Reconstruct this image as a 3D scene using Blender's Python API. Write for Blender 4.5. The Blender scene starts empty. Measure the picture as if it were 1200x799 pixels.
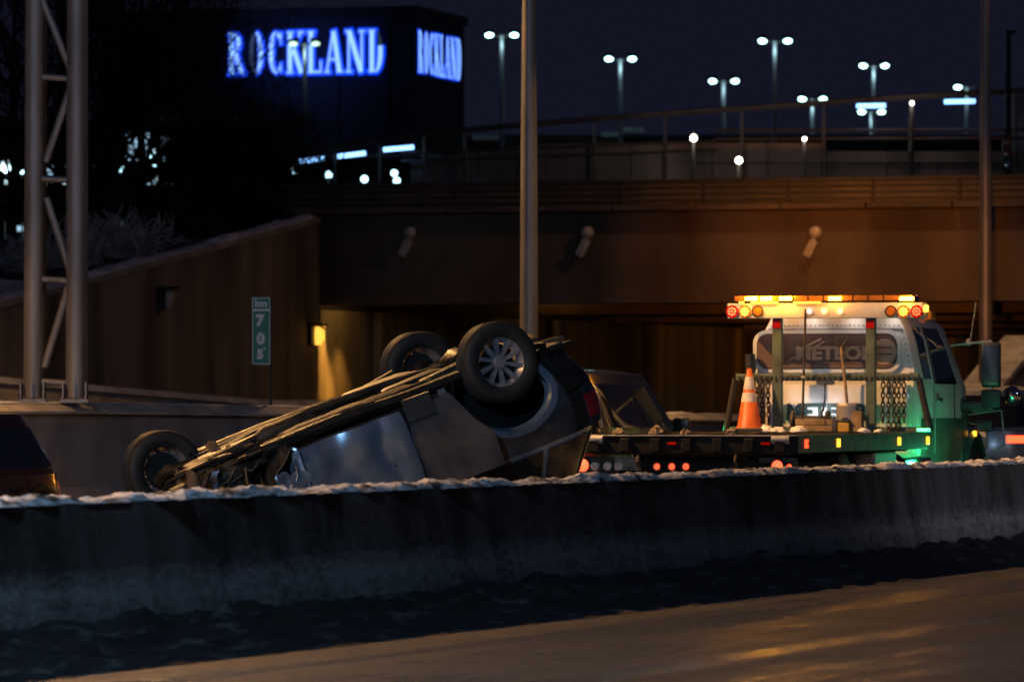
import bpy, bmesh, math, random
from mathutils import Vector, Matrix, noise

random.seed(7)
SC = bpy.context.scene
COL = SC.collection
PI = math.pi
R_ = math.radians

# ------------------------------------------------------------------ camera
FPX = 6667.0                      # focal length in pixels of a 1200 px wide frame (200 mm lens)
CAMZ = 1.5
cd = bpy.data.cameras.new('camera')
cd.lens = 200
cd.sensor_width = 36
cd.clip_start = 0.5
cd.clip_end = 6000
cd.dof.use_dof = True
cd.dof.focus_distance = 55
cd.dof.aperture_fstop = 4.2
cam = bpy.data.objects.new('camera', cd)
COL.objects.link(cam)
cam.location = (0, 0, CAMZ)
cam.rotation_euler = (PI / 2 + math.atan((473 - 399.5) / FPX), 0, 0)
SC.camera = cam

# ------------------------------------------------------------------ night sky
W = bpy.data.worlds.new('World')
SC.world = W
W.use_nodes = True
nt = W.node_tree
nt.nodes.clear()
wo = nt.nodes.new('ShaderNodeOutputWorld')
bg = nt.nodes.new('ShaderNodeBackground')
sky = nt.nodes.new('ShaderNodeTexSky')
sky.sky_type = 'NISHITA'
sky.sun_disc = False
sky.sun_elevation = R_(-7)
sky.sun_rotation = R_(200)
bg.inputs['Strength'].default_value = 0.05
nt.links.new(sky.outputs[0], bg.inputs[0])
bg2 = nt.nodes.new('ShaderNodeBackground')          # city skyglow
bg2.inputs[0].default_value = (0.0064, 0.0070, 0.0162, 1)
bg2.inputs['Strength'].default_value = 1.0
ad = nt.nodes.new('ShaderNodeAddShader')
nt.links.new(bg.outputs[0], ad.inputs[0])
nt.links.new(bg2.outputs[0], ad.inputs[1])
nt.links.new(ad.outputs[0], wo.inputs[0])

VS = SC.view_settings
SC.display_settings.display_device = 'sRGB'
VS.view_transform = 'Standard'
VS.look = 'None'
VS.exposure = 0
VS.gamma = 1
SC.cycles.use_denoising = True
SC.cycles.max_bounces = 6
SC.cycles.sample_clamp_indirect = 4
SC.cycles.caustics_reflective = False
SC.cycles.caustics_refractive = False

# ------------------------------------------------------------------ frames of reference
DS = Vector((0.3203, 0.9473, 0))          # along the motorway, away from the camera
DN = Vector((-0.9473, 0.3203, 0))         # across it, towards the far side
P0 = Vector((-3.02, 33.6, 0))
ROADROT = math.atan2(DS.y, DS.x)


def RD(s, v, z=0.0):
    p = P0 + DS * s + DN * v
    return Vector((p.x, p.y, z))


def at(px, py, Y):
    return Vector(((px - 600) / FPX * Y, Y, CAMZ + (473 - py) / FPX * Y))


def s_at(px, v):
    k = (px - 600) / FPX
    b = P0 + DN * v
    return (k * b.y - b.x) / (DS.x - k * DS.y)


def road_z(s):
    if s < 55: return 0.0
    return -0.03 * (min(s, 95) - 55)


# ------------------------------------------------------------------ materials
def nodes_of(m):
    m.use_nodes = True
    return m.node_tree, m.node_tree.nodes['Principled BSDF']


def mat(name, col, rough=0.6, metal=0.0, col2=None, nscale=4.0, bump=0.0, bscale=30.0,
        stretch=(1, 1, 1), lo=0.35, hi=0.65, rough2=None, detail=6, coat=0.0, spec=0.5, rotz=0.0):
    m = bpy.data.materials.new(name)
    t, p = nodes_of(m)
    p.inputs['Roughness'].default_value = rough
    p.inputs['Metallic'].default_value = metal
    p.inputs['Specular IOR Level'].default_value = spec
    p.inputs['Coat Weight'].default_value = coat
    if col2 is None:
        col2 = tuple(c * 0.7 for c in col)
    tc = t.nodes.new('ShaderNodeTexCoord')
    mp = t.nodes.new('ShaderNodeMapping')
    mp.inputs['Scale'].default_value = stretch
    mp.inputs['Rotation'].default_value = (0, 0, rotz)
    t.links.new(tc.outputs['Object'], mp.inputs[0])
    n = t.nodes.new('ShaderNodeTexNoise')
    n.inputs['Scale'].default_value = nscale
    n.inputs['Detail'].default_value = detail
    t.links.new(mp.outputs[0], n.inputs['Vector'])
    r = t.nodes.new('ShaderNodeValToRGB')
    r.color_ramp.elements[0].position = lo
    r.color_ramp.elements[0].color = (*col2, 1)
    r.color_ramp.elements[1].position = hi
    r.color_ramp.elements[1].color = (*col, 1)
    t.links.new(n.outputs['Fac'], r.inputs[0])
    t.links.new(r.outputs[0], p.inputs['Base Color'])
    if rough2 is not None:
        mr = t.nodes.new('ShaderNodeMapRange')
        mr.inputs[1].default_value = lo
        mr.inputs[2].default_value = hi
        mr.inputs[3].default_value = rough2
        mr.inputs[4].default_value = rough
        t.links.new(n.outputs['Fac'], mr.inputs[0])
        t.links.new(mr.outputs[0], p.inputs['Roughness'])
    if bump > 0:
        n2 = t.nodes.new('ShaderNodeTexNoise')
        n2.inputs['Scale'].default_value = bscale
        n2.inputs['Detail'].default_value = 5
        t.links.new(mp.outputs[0], n2.inputs['Vector'])
        b = t.nodes.new('ShaderNodeBump')
        b.inputs['Strength'].default_value = bump
        b.inputs['Distance'].default_value = 0.05
        t.links.new(n2.outputs['Fac'], b.inputs['Height'])
        t.links.new(b.outputs[0], p.inputs['Normal'])
    return m


def emi(name, col, strength, base=(0.3, 0.3, 0.3)):
    m = bpy.data.materials.new(name)
    t, p = nodes_of(m)
    p.inputs['Base Color'].default_value = (*base, 1)
    p.inputs['Emission Color'].default_value = (*col, 1)
    p.inputs['Emission Strength'].default_value = strength
    p.inputs['Roughness'].default_value = 0.3
    return m


def glassy(name, col, rough=0.05, alpha=1.0):
    m = bpy.data.materials.new(name)
    t, p = nodes_of(m)
    p.inputs['Base Color'].default_value = (*col, 1)
    p.inputs['Roughness'].default_value = rough
    p.inputs['Specular IOR Level'].default_value = 0.7
    p.inputs['Coat Weight'].default_value = 0.5
    p.inputs['Alpha'].default_value = alpha
    return m


M = {}
M['concrete'] = mat('weathered concrete', (0.40, 0.36, 0.35), 0.85, col2=(0.25, 0.225, 0.22), nscale=1.2, bump=0.3, bscale=14, detail=9)
M['wallstain'] = mat('streaked concrete', (0.30, 0.255, 0.21), 0.9, col2=(0.085, 0.070, 0.057), nscale=0.8, bump=0.25, bscale=10, stretch=(1, 1, 0.14), detail=13, lo=0.34, hi=0.66)
M['bridge'] = mat('stained bridge concrete', (0.155, 0.112, 0.095), 0.9, col2=(0.075, 0.053, 0.046), nscale=0.6, bump=0.2, bscale=6, stretch=(1, 1, 0.5), detail=8)
M['parapet'] = mat('dark parapet concrete', (0.20, 0.155, 0.14), 0.9, col2=(0.10, 0.08, 0.072), nscale=0.7, stretch=(1, 1, .3), detail=7)
M['steel'] = mat('galvanised steel', (0.33, 0.33, 0.36), 0.5, 0.5, col2=(0.23, 0.23, 0.25), nscale=3, stretch=(1, 1, .3), bump=0.08)
M['darksteel'] = mat('dark steel', (0.05, 0.047, 0.045), 0.55, 0.6)
M['rail'] = mat('weathered railing', (0.11, 0.09, 0.085), 0.6, 0.4)
M['snow'] = mat('dirty snow', (0.62, 0.62, 0.64), 0.7, col2=(0.05, 0.045, 0.04), nscale=9, lo=0.36, hi=0.52, bump=0.6, bscale=22, detail=8, stretch=(.35, 1, 1))
M['paled'] = mat('lamplit pale concrete', (0.58, 0.54, 0.50), 0.85, col2=(0.36, 0.33, 0.30), nscale=1.3, bump=.3, bscale=9)  # paler than the plain concrete: lamp light put into the colour
M['snowclean'] = mat('snow', (0.8, 0.8, 0.82), 0.7, col2=(0.45, 0.45, 0.47), nscale=2, bump=0.4, bscale=9)
M['slush'] = mat('dirty slush', (0.085, 0.08, 0.074), 0.6, col2=(0.007, 0.006, 0.005), nscale=6, lo=0.55, hi=0.76, bump=0.8, bscale=14, detail=10, stretch=(.4, 1, 1))
M['earth'] = mat('frozen earth', (0.06, 0.05, 0.04), 0.9, col2=(0.025, 0.02, 0.018), nscale=0.3)
M['black'] = mat('black plastic', (0.02, 0.02, 0.021), 0.5)
M['matte'] = mat('soot black', (0.012, 0.012, 0.013), 0.85, spec=0.15)
M['rubber'] = mat('tyre rubber', (0.018, 0.017, 0.017), 0.65, col2=(0.032, 0.027, 0.023), nscale=5, bump=0.1, bscale=40)
M['alloy'] = mat('wheel alloy', (0.46, 0.46, 0.50), 0.3, 0.5, col2=(0.30, 0.30, 0.33), nscale=8)
M['wreckpaint'] = mat('scuffed silver paint', (0.34, 0.44, 0.58), 0.24, 0.65, col2=(0.17, 0.22, 0.29), nscale=3.0, rough2=0.45, lo=0.3, hi=0.5, coat=0.3, detail=8)
M['wreckshade'] = mat('shaded silver paint', (0.17, 0.165, 0.18), 0.25, 0.6, col2=(0.08, 0.08, 0.09), nscale=3)  # darker copy of the silver paint for panels that reflect the dark
M['grime'] = mat('rusty underbody grime', (0.075, 0.052, 0.034), 0.6, 0.2, col2=(0.012, 0.010, 0.009), nscale=7, bump=0.22, bscale=30, detail=9)
M['grimedark'] = mat('black underbody', (0.034, 0.028, 0.023), 0.5, 0.2, col2=(0.010, 0.012, 0.011), nscale=6, bump=0.2, bscale=26)
M['mud'] = mat('slush caked brown', (0.20, 0.145, 0.10), 0.85, col2=(0.03, 0.022, 0.016), nscale=4, bump=0.9, bscale=14, detail=9)
M['barefoil'] = mat('torn bright metal', (0.6, 0.62, 0.66), 0.3, 0.9, col2=(0.3, 0.3, 0.33), nscale=9, bump=0.5)
M['glass'] = glassy('dark glass', (0.012, 0.013, 0.016))
M['truckwhite'] = mat('white truck paint', (0.66, 0.64, 0.62), 0.32, col2=(0.5, 0.48, 0.46), nscale=2.5, coat=0.3, stretch=(1, 1, .4))
M['truckgreen'] = mat('green truck paint', (0.055, 0.14, 0.11), 0.4, col2=(0.03, 0.075, 0.06), nscale=3, coat=0.2)
M['rackgreen'] = mat('dull green rack paint', (0.085, 0.125, 0.10), 0.55, col2=(0.04, 0.055, 0.046), nscale=5)
M['plate'] = mat('grimy plate', (0.20, 0.20, 0.21), 0.5, col2=(0.06, 0.06, 0.06), nscale=12)
M['deck'] = mat('scuffed deck steel', (0.06, 0.055, 0.05), 0.5, 0.5, col2=(0.03, 0.027, 0.025), nscale=6, stretch=(.3, 1, 1))
M['chrome'] = mat('chrome', (0.7, 0.7, 0.72), 0.12, 1.0)
M['orange'] = mat('orange cone plastic', (0.62, 0.13, 0.02), 0.5, col2=(0.42, 0.08, 0.015), nscale=6)
M['reflective'] = mat('white reflective band', (0.72, 0.70, 0.68), 0.4, col2=(0.5, 0.48, 0.46), nscale=8)
M['wood'] = mat('weathered timber', (0.28, 0.19, 0.11), 0.8, col2=(0.12, 0.08, 0.045), nscale=6, stretch=(.2, 1, 1))
M['signgreen'] = mat('green sign sheeting', (0.004, 0.24, 0.12), 0.4, col2=(0.004, 0.20, 0.10), nscale=9)
M['signwhite'] = mat('white sign sheeting', (0.88, 0.90, 0.90), 0.4, col2=(0.82, 0.84, 0.84))
M['bark'] = mat('dark bark', (0.035, 0.028, 0.023), 0.95, col2=(0.014, 0.011, 0.009), nscale=3, stretch=(1, 1, .2))
M['frost'] = mat('frosted twigs', (0.65, 0.66, 0.68), 0.8, col2=(0.25, 0.25, 0.25), nscale=3)
M['mallblack'] = mat('black cladding', (0.012, 0.011, 0.014), 0.6, col2=(0.008, 0.007, 0.009), nscale=0.5)
M['brick'] = mat('dark brick', (0.035, 0.028, 0.025), 0.9, nscale=0.8)
M['redpaint'] = mat('dark red car paint', (0.065, 0.008, 0.008), 0.3, 0.2, col2=(0.045, 0.006, 0.006), nscale=3, coat=0.5)
M['darkpaint'] = mat('dark blue car paint', (0.010, 0.012, 0.016), 0.3, 0.2, col2=(0.007, 0.008, 0.010), coat=0.5)
M['greypaint'] = mat('pale silver car paint', (0.38, 0.40, 0.44), 0.3, 0.5, col2=(0.28, 0.3, 0.33), coat=0.5)
M['redlens'] = mat('red lens', (0.50, 0.010, 0.010), 0.15, col2=(0.36, 0.008, 0.008), coat=0.5)
M['amberlens'] = mat('amber lens', (0.5, 0.17, 0.02), 0.2, col2=(0.4, 0.12, 0.015), coat=0.4)
M['clearlens'] = mat('clear lens', (0.55, 0.50, 0.50), 0.12, coat=0.6)
M['amber'] = emi('lit amber', (1.0, 0.33, 0.02), 9)
M['ambersoft'] = emi('lit amber strip', (1.0, 0.34, 0.01), 5)
M['amberflash'] = emi('amber flash', (1.0, 0.40, 0.02), 34)
M['amberdim'] = emi('amber marker', (1.0, 0.45, 0.02), 2.2)
M['red'] = emi('lit red', (1.0, 0.07, 0.02), 8)
M['redhot'] = emi('lit red bright', (1.0, 0.05, 0.012), 5)
M['redmid'] = emi('red marker', (1.0, 0.055, 0.008), 2.6)
M['reddim'] = emi('dim red', (1.0, 0.04, 0.03), 0.6)
M['green'] = emi('lit green', (0.03, 1.0, 0.25), 6)
M['led'] = emi('cool lamp', (0.45, 0.96, 0.88), 11)
M['ledsmall'] = emi('cool small lamp', (0.45, 0.85, 1.0), 5)
M['warmwhite'] = emi('white work lamp', (1.0, 0.92, 0.85), 12)
M['bluetube'] = emi('blue tube', (0.22, 0.50, 1.0), 3.4)
M['signface'] = emi('sign face', (0.26, 0.50, 1.0), 1.5)
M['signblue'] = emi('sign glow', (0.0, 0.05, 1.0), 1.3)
M['signdead'] = emi('failing sign face', (0.16, 0.30, 0.36), 0.10)
M['window'] = emi('lit window', (0.45, 0.75, 1.0), 0.9)
M['windowdim'] = emi('dim window', (0.5, 0.7, 1.0), 0.12)
M['sodium'] = emi('sodium lamp', (1.0, 0.55, 0.12), 18)
M['sodiumdim'] = emi('sodium wall lamp', (1.0, 0.5, 0.06), 1.6)
M['headlamp'] = emi('headlamp', (0.65, 0.88, 1.0), 14)


# ------------------------------------------------------------------ mesh builder
class MB:
    def __init__(self):
        self.v = []
        self.f = []

    def add(self, verts, faces):
        o = len(self.v)
        self.v += [tuple(p) for p in verts]
        self.f += [tuple(i + o for i in f) for f in faces]
        return self

    def box(self, c, s, rot=None, taper=None):
        hx, hy, hz = s[0] / 2, s[1] / 2, s[2] / 2
        tx, ty = taper if taper else (1, 1)
        pts = []
        for z in (-1, 1):
            for y in (-1, 1):
                for x in (-1, 1):
                    k = (tx, ty) if z > 0 else (1, 1)
                    pts.append(Vector((x * hx * k[0], y * hy * k[1], z * hz)))
        if rot is not None:
            pts = [rot @ p for p in pts]
        c = Vector(c)
        return self.add([p + c for p in pts], [(0, 2, 3, 1), (4, 5, 7, 6), (0, 1, 5, 4), (2, 6, 7, 3), (0, 4, 6, 2), (1, 3, 7, 5)])

    def bbox(self, c, s, b=0.02, rot=None):
        bm = bmesh.new()
        bmesh.ops.create_cube(bm, size=1)
        for v in bm.verts:
            v.co = Vector((v.co.x * s[0], v.co.y * s[1], v.co.z * s[2]))
        bmesh.ops.bevel(bm, geom=bm.edges[:], offset=min(b, min(s) * .45), segments=2, affect='EDGES', profile=0.6)
        bm.verts.index_update()
        c = Vector(c)
        pts = [(rot @ v.co if rot is not None else v.co) + c for v in bm.verts]
        fs = [tuple(v.index for v in f.verts) for f in bm.faces]
        bm.free()
        return self.add(pts, fs)

    def tube(self, path, r, n=8, cap=True):
        path = [Vector(p) for p in path]
        k = len(path)
        rr = r if isinstance(r, (list, tuple)) else [r] * k
        pts, fs = [], []
        u = None
        for i, p in enumerate(path):
            d = (path[min(i + 1, k - 1)] - path[max(i - 1, 0)])
            if d.length < 1e-9: d = Vector((0, 0, 1))
            d.normalize()
            if u is None:
                u = d.orthogonal().normalized()
            else:
                u = (u - d * u.dot(d))
                u = u.normalized() if u.length > 1e-6 else d.orthogonal().normalized()
            w = d.cross(u)
            for j in range(n):
                a = 2 * PI * j / n
                pts.append(p + (u * math.cos(a) + w * math.sin(a)) * rr[i])
        for i in range(k - 1):
            for j in range(n):
                a, b = i * n + j, i * n + (j + 1) % n
                fs.append((a, b, b + n, a + n))
        if cap:
            fs.append(tuple(range(n - 1, -1, -1)))
            fs.append(tuple(range((k - 1) * n, k * n)))
        return self.add(pts, fs)

    def cyl(self, p0, p1, r0, r1=None, n=16):
        return self.tube([p0, p1], [r0, r0 if r1 is None else r1], n)

    def lathe(self, prof, n=32, mtx=None, closed=False):
        # prof: list of (radius, axial) turned round the local Y axis
        pts, fs = [], []
        k = len(prof)
        for j in range(n):
            a = 2 * PI * j / n
            for (r, y) in prof:
                p = Vector((r * math.cos(a), y, r * math.sin(a)))
                pts.append(mtx @ p if mtx is not None else p)
        for j in range(n):
            j2 = (j + 1) % n
            for i in range(k if closed else k - 1):
                i2 = (i + 1) % k
                fs.append((j * k + i, j2 * k + i, j2 * k + i2, j * k + i2))
        return self.add(pts, fs)

    def prism(self, poly, fn, d0, d1):
        # poly: 2-D outline; fn(a, b, d) -> point
        n = len(poly)
        pts = [fn(a, b, d0) for a, b in poly] + [fn(a, b, d1) for a, b in poly]
        fs = [tuple(range(n - 1, -1, -1)), tuple(range(n, 2 * n))]
        for i in range(n):
            j = (i + 1) % n
            fs.append((i, j, j + n, i + n))
        return self.add(pts, fs)

    def loft(self, rings, close=True, cap=True):
        n = len(rings[0])
        pts = [p for r in rings for p in r]
        fs = []
        for i in range(len(rings) - 1):
            for j in range(n if close else n - 1):
                a, b = i * n + j, i * n + (j + 1) % n
                fs.append((a, b, b + n, a + n))
        if cap:
            fs.append(tuple(range(n - 1, -1, -1)))
            fs.append(tuple(range((len(rings) - 1) * n, len(rings) * n)))
        return self.add(pts, fs)

    def grid(self, fn, nu, nv, thick=None):
        pts = [fn(i / nu, j / nv) for i in range(nu + 1) for j in range(nv + 1)]
        fs = []
        for i in range(nu):
            for j in range(nv):
                a = i * (nv + 1) + j
                fs.append((a, a + nv + 1, a + nv + 2, a + 1))
        return self.add(pts, fs)

    def build(self, name, m, parent=None, smooth=None, fix=True):
        me = bpy.data.meshes.new(name)
        me.from_pydata([tuple(p) for p in self.v], [], self.f)
        me.validate()
        if fix:
            bm = bmesh.new()
            bm.from_mesh(me)
            bmesh.ops.recalc_face_normals(bm, faces=bm.faces)
            bm.to_mesh(me)
            bm.free()
        if smooth is not None:
            for p in me.polygons: p.use_smooth = True
            me.set_sharp_from_angle(angle=R_(smooth))
        me.materials.append(m)
        o = bpy.data.objects.new(name, me)
        COL.objects.link(o)
        if parent is not None: o.parent = parent
        return o


def empty(name, loc=(0, 0, 0), rz=0.0):
    o = bpy.data.objects.new(name, None)
    COL.objects.link(o)
    o.location = loc
    o.rotation_euler = (0, 0, rz)
    o.empty_display_size = 0.3
    return o


def tag(o, label, cat, group=None):
    o['label'] = label
    o['category'] = cat
    if group: o['group'] = group
    return o


def struct(o):
    o['kind'] = 'structure'
    return o


def stuff(o):
    o['kind'] = 'stuff'
    return o


def kids(o):
    return [c for c in bpy.data.objects if c.parent == o]


def copy_tree(o, parent=None):
    c = o.copy()
    COL.objects.link(c)
    if parent is not None: c.parent = parent
    for ch in kids(o):
        copy_tree(ch, c)
    return c


def share(o, parent, mtx):
    c = o.copy()
    COL.objects.link(c)
    c.parent = parent
    c.matrix_local = mtx
    return c


def text_mesh(body, size, fn, depth=0.004, bold=0.0, spacing=1.0):
    """built-in lettering as flat mesh, mapped by fn(x, y, d)"""
    cu = bpy.data.curves.new('lettering', 'FONT')
    cu.body = body
    cu.size = size
    cu.offset = bold
    cu.space_character = spacing
    cu.align_x = 'CENTER'
    cu.align_y = 'CENTER'
    cu.extrude = depth / 2
    cu.resolution_u = 3
    o = bpy.data.objects.new('lettering', cu)
    COL.objects.link(o)
    dg = bpy.context.evaluated_depsgraph_get()
    me = bpy.data.meshes.new_from_object(o.evaluated_get(dg))
    bpy.data.objects.remove(o)
    mb = MB()
    mb.add([fn(v.co.x, v.co.y, v.co.z) for v in me.vertices], [tuple(p.vertices) for p in me.polygons])
    bpy.data.meshes.remove(me)
    return mb


def lamp(name, kind, loc, col, power, parent=None, size=0.3, target=None, spread=None, spot=None, blend=0.5):
    ld = bpy.data.lights.new(name, kind)
    ld.color = col
    ld.energy = power
    if kind == 'AREA':
        ld.shape = 'DISK'
        ld.size = size
        if spread: ld.spread = spread
    else:
        ld.shadow_soft_size = size
    if kind == 'SPOT':
        ld.spot_size = spot
        ld.spot_blend = blend
    o = bpy.data.objects.new(name, ld)
    COL.objects.link(o)
    if parent is not None: o.parent = parent
    o.location = loc
    if target is not None:
        d = Vector(target) - Vector(loc)
        o.rotation_euler = d.to_track_quat('-Z', 'Y').to_euler()
    return o


SODIUM = (1.0, 0.50, 0.17)

# ================================================================== SETTING
def road_root(name, s0=0.0, v0=0.0, z=0.0):
    return empty(name, RD(s0, v0, z), ROADROT)


def v_at(px, s):
    k = (px - 600) / FPX
    b = P0 + DS * s
    return (k * b.y - b.x) / (DN.x - k * DN.y)


def wall_top(s):
    return max(0.5, min(5.75, 3.45 + (s - 74.8) * 0.1243))


# ---- materials that belong to the road
def wet_asphalt(name, dark, light):
    m = bpy.data.materials.new(name)
    t, p = nodes_of(m)
    tc = t.nodes.new('ShaderNodeTexCoord')
    mp = t.nodes.new('ShaderNodeMapping')
    mp.inputs['Scale'].default_value = (0.03, 1.5, 1)
    t.links.new(tc.outputs['Object'], mp.inputs[0])
    n = t.nodes.new('ShaderNodeTexNoise')
    n.inputs['Scale'].default_value = 1.1
    n.inputs['Detail'].default_value = 7
    t.links.new(mp.outputs[0], n.inputs['Vector'])
    n2 = t.nodes.new('ShaderNodeTexNoise')
    n2.inputs['Scale'].default_value = 0.8
    n2.inputs['Detail'].default_value = 10
    t.links.new(tc.outputs['Object'], n2.inputs['Vector'])
    mx = t.nodes.new('ShaderNodeMath'); mx.operation = 'MULTIPLY_ADD'
    t.links.new(n2.outputs['Fac'], mx.inputs[0]); mx.inputs[1].default_value = 0.30
    t.links.new(n.outputs['Fac'], mx.inputs[2])
    r = t.nodes.new('ShaderNodeValToRGB')
    r.color_ramp.elements[0].position = 0.46
    r.color_ramp.elements[0].color = (*dark, 1)
    r.color_ramp.elements[1].position = 0.72
    r.color_ramp.elements[1].color = (*light, 1)
    t.links.new(mx.outputs[0], r.inputs[0])
    t.links.new(r.outputs[0], p.inputs['Base Color'])
    mr = t.nodes.new('ShaderNodeMapRange')
    mr.inputs[1].default_value = 0.46; mr.inputs[2].default_value = 0.70
    mr.inputs[3].default_value = 0.66; mr.inputs[4].default_value = 0.22
    t.links.new(mx.outputs[0], mr.inputs[0])
    t.links.new(mr.outputs[0], p.inputs['Roughness'])
    n3 = t.nodes.new('ShaderNodeTexNoise')
    n3.inputs['Scale'].default_value = 45
    n3.inputs['Detail'].default_value = 3
    t.links.new(tc.outputs['Object'], n3.inputs['Vector'])
    b = t.nodes.new('ShaderNodeBump')
    b.inputs['Strength'].default_value = 0.5
    b.inputs['Distance'].default_value = 0.02
    t.links.new(n3.outputs['Fac'], b.inputs['Height'])
    t.links.new(b.outputs[0], p.inputs['Normal'])
    return m


M['road'] = wet_asphalt('wet salty asphalt', (0.022, 0.021, 0.020), (0.085, 0.080, 0.074))


def barrier_material():
    m = bpy.data.materials.new('splashed barrier concrete')
    t, p = nodes_of(m)
    p.inputs['Roughness'].default_value = 0.8
    tc = t.nodes.new('ShaderNodeTexCoord')
    sx = t.nodes.new('ShaderNodeSeparateXYZ')
    t.links.new(tc.outputs['Object'], sx.inputs[0])
    # concrete with vertical runs
    mp = t.nodes.new('ShaderNodeMapping'); mp.inputs['Scale'].default_value = (1, 1, 0.22)
    t.links.new(tc.outputs['Object'], mp.inputs[0])
    n = t.nodes.new('ShaderNodeTexNoise'); n.inputs['Scale'].default_value = 2.6; n.inputs['Detail'].default_value = 8
    t.links.new(mp.outputs[0], n.inputs['Vector'])
    r = t.nodes.new('ShaderNodeValToRGB')
    r.color_ramp.elements[0].position = 0.38; r.color_ramp.elements[0].color = (0.05, 0.049, 0.048, 1)
    r.color_ramp.elements[1].position = 0.66; r.color_ramp.elements[1].color = (0.17, 0.166, 0.16, 1)
    t.links.new(n.outputs['Fac'], r.inputs[0])
    # salt and snow thrown up by traffic, a ragged band low on the face
    n2 = t.nodes.new('ShaderNodeTexNoise'); n2.inputs['Scale'].default_value = 16; n2.inputs['Detail'].default_value = 10
    n2.inputs['Roughness'].default_value = 0.72
    mp2 = t.nodes.new('ShaderNodeMapping'); mp2.inputs['Scale'].default_value = (.4, 1, 1)
    t.links.new(tc.outputs['Object'], mp2.inputs[0])
    t.links.new(mp2.outputs[0], n2.inputs['Vector'])
    n4 = t.nodes.new('ShaderNodeTexNoise'); n4.inputs['Scale'].default_value = 0.35; n4.inputs['Detail'].default_value = 3
    t.links.new(tc.outputs['Object'], n4.inputs['Vector'])
    cr = t.nodes.new('ShaderNodeValToRGB')
    e = cr.color_ramp.elements
    e[0].position = 0.10; e[0].color = (0, 0, 0, 1)
    e[1].position = 0.95; e[1].color = (0, 0, 0, 1)
    for pos, k in ((0.20, 0.85), (0.36, 1.0), (0.50, .72), (0.78, 0.58)):
        x = cr.color_ramp.elements.new(pos); x.color = (k, k, k, 1)
    t.links.new(sx.outputs['Z'], cr.inputs[0])
    m1 = t.nodes.new('ShaderNodeMath'); m1.operation = 'MULTIPLY_ADD'
    t.links.new(n4.outputs['Fac'], m1.inputs[0]); m1.inputs[1].default_value = 0.5
    t.links.new(n2.outputs['Fac'], m1.inputs[2])
    m2 = t.nodes.new('ShaderNodeMath'); m2.operation = 'MULTIPLY'
    t.links.new(m1.outputs[0], m2.inputs[0]); t.links.new(cr.outputs[0], m2.inputs[1])
    r2 = t.nodes.new('ShaderNodeMapRange')
    r2.inputs[1].default_value = 0.54; r2.inputs[2].default_value = 0.84
    t.links.new(m2.outputs[0], r2.inputs[0])
    mix = t.nodes.new('ShaderNodeMix'); mix.data_type = 'RGBA'
    t.links.new(r2.outputs[0], mix.inputs[0])
    t.links.new(r.outputs[0], mix.inputs[6])
    mix.inputs[7].default_value = (0.33, 0.34, 0.35, 1)
    t.links.new(mix.outputs[2], p.inputs['Base Color'])
    b = t.nodes.new('ShaderNodeBump'); b.inputs['Strength'].default_value = 0.5; b.inputs['Distance'].default_value = 0.03
    t.links.new(n2.outputs['Fac'], b.inputs['Height'])
    t.links.new(b.outputs[0], p.inputs['Normal'])
    return m


M['barrier'] = barrier_material()

# ---- ground
def ground_z(s, v):
    base = road_z(s) - 0.04
    if v > 33.6:
        top = wall_top(s) - 0.25
        if s > 93: top = 5.5
        k = min(1, (v - 33.6) / 26)
        return top + (5.5 - top) * k * k * (3 - 2 * k)
    if s > 300:
        return 5.5
    return base


ss = [-2000, -400, -60] + list(range(-40, 130, 6)) + [150, 200, 299.5, 300.5, 400, 800, 1900]
vv = [-1500, -400, -60, -25, -14.5, 0, 8, 16, 24, 32.4, 33.55, 33.65, 36, 40, 44, 48, 52, 56, 60, 120, 400, 1500]
mb = MB()
mb.add([(a, b, ground_z(a, b)) for a in ss for b in vv],
       [(i * len(vv) + j, (i + 1) * len(vv) + j, (i + 1) * len(vv) + j + 1, i * len(vv) + j + 1)
        for i in range(len(ss) - 1) for j in range(len(vv) - 1)])
g = struct(mb.build('ground', M['earth'])); g.location = P0; g.rotation_euler.z = ROADROT


def road_sheet(name, v0, v1, dz):
    st = [-400, -60] + list(range(-40, 130, 5)) + [200, 299]
    mb = MB()
    mb.add([(a, b, road_z(a) + dz) for a in st for b in (v0, v1)], [(2 * i, 2 * i + 2, 2 * i + 3, 2 * i + 1) for i in range(len(st) - 1)])
    o = struct(mb.build(name, M['road'])); o.location = P0; o.rotation_euler.z = ROADROT
    return o


road_sheet('near_road', -14, -0.02, 0.0)
road_sheet('motorway_road', 0.02, 15.7, 0.0)
road_sheet('opposite_road', 16.4, 31.2, 0.0)
M['lane'] = mat('worn lane paint', (0.55, 0.55, 0.52), 0.5, col2=(0.07, 0.068, 0.065), nscale=3, lo=0.4, hi=0.6)
mb = MB()
for v in (-13.2, 1.4, 15.0):
    mb.add([(-60, v, .005), (55, v, .005), (55, v + .12, .005), (-60, v + .12, .005)], [(0, 1, 2, 3)])
for v in (4.8, 8.3, 11.8):
    for k in range(-10, 10):
        mb.add([(k * 9., v, .005), (k * 9. + 3, v, .005), (k * 9. + 3, v + .12, .005), (k * 9., v + .12, .005)], [(0, 1, 2, 3)])
o = struct(mb.build('lane_markings', M['lane'])); o.location = P0; o.rotation_euler.z = ROADROT

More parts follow.
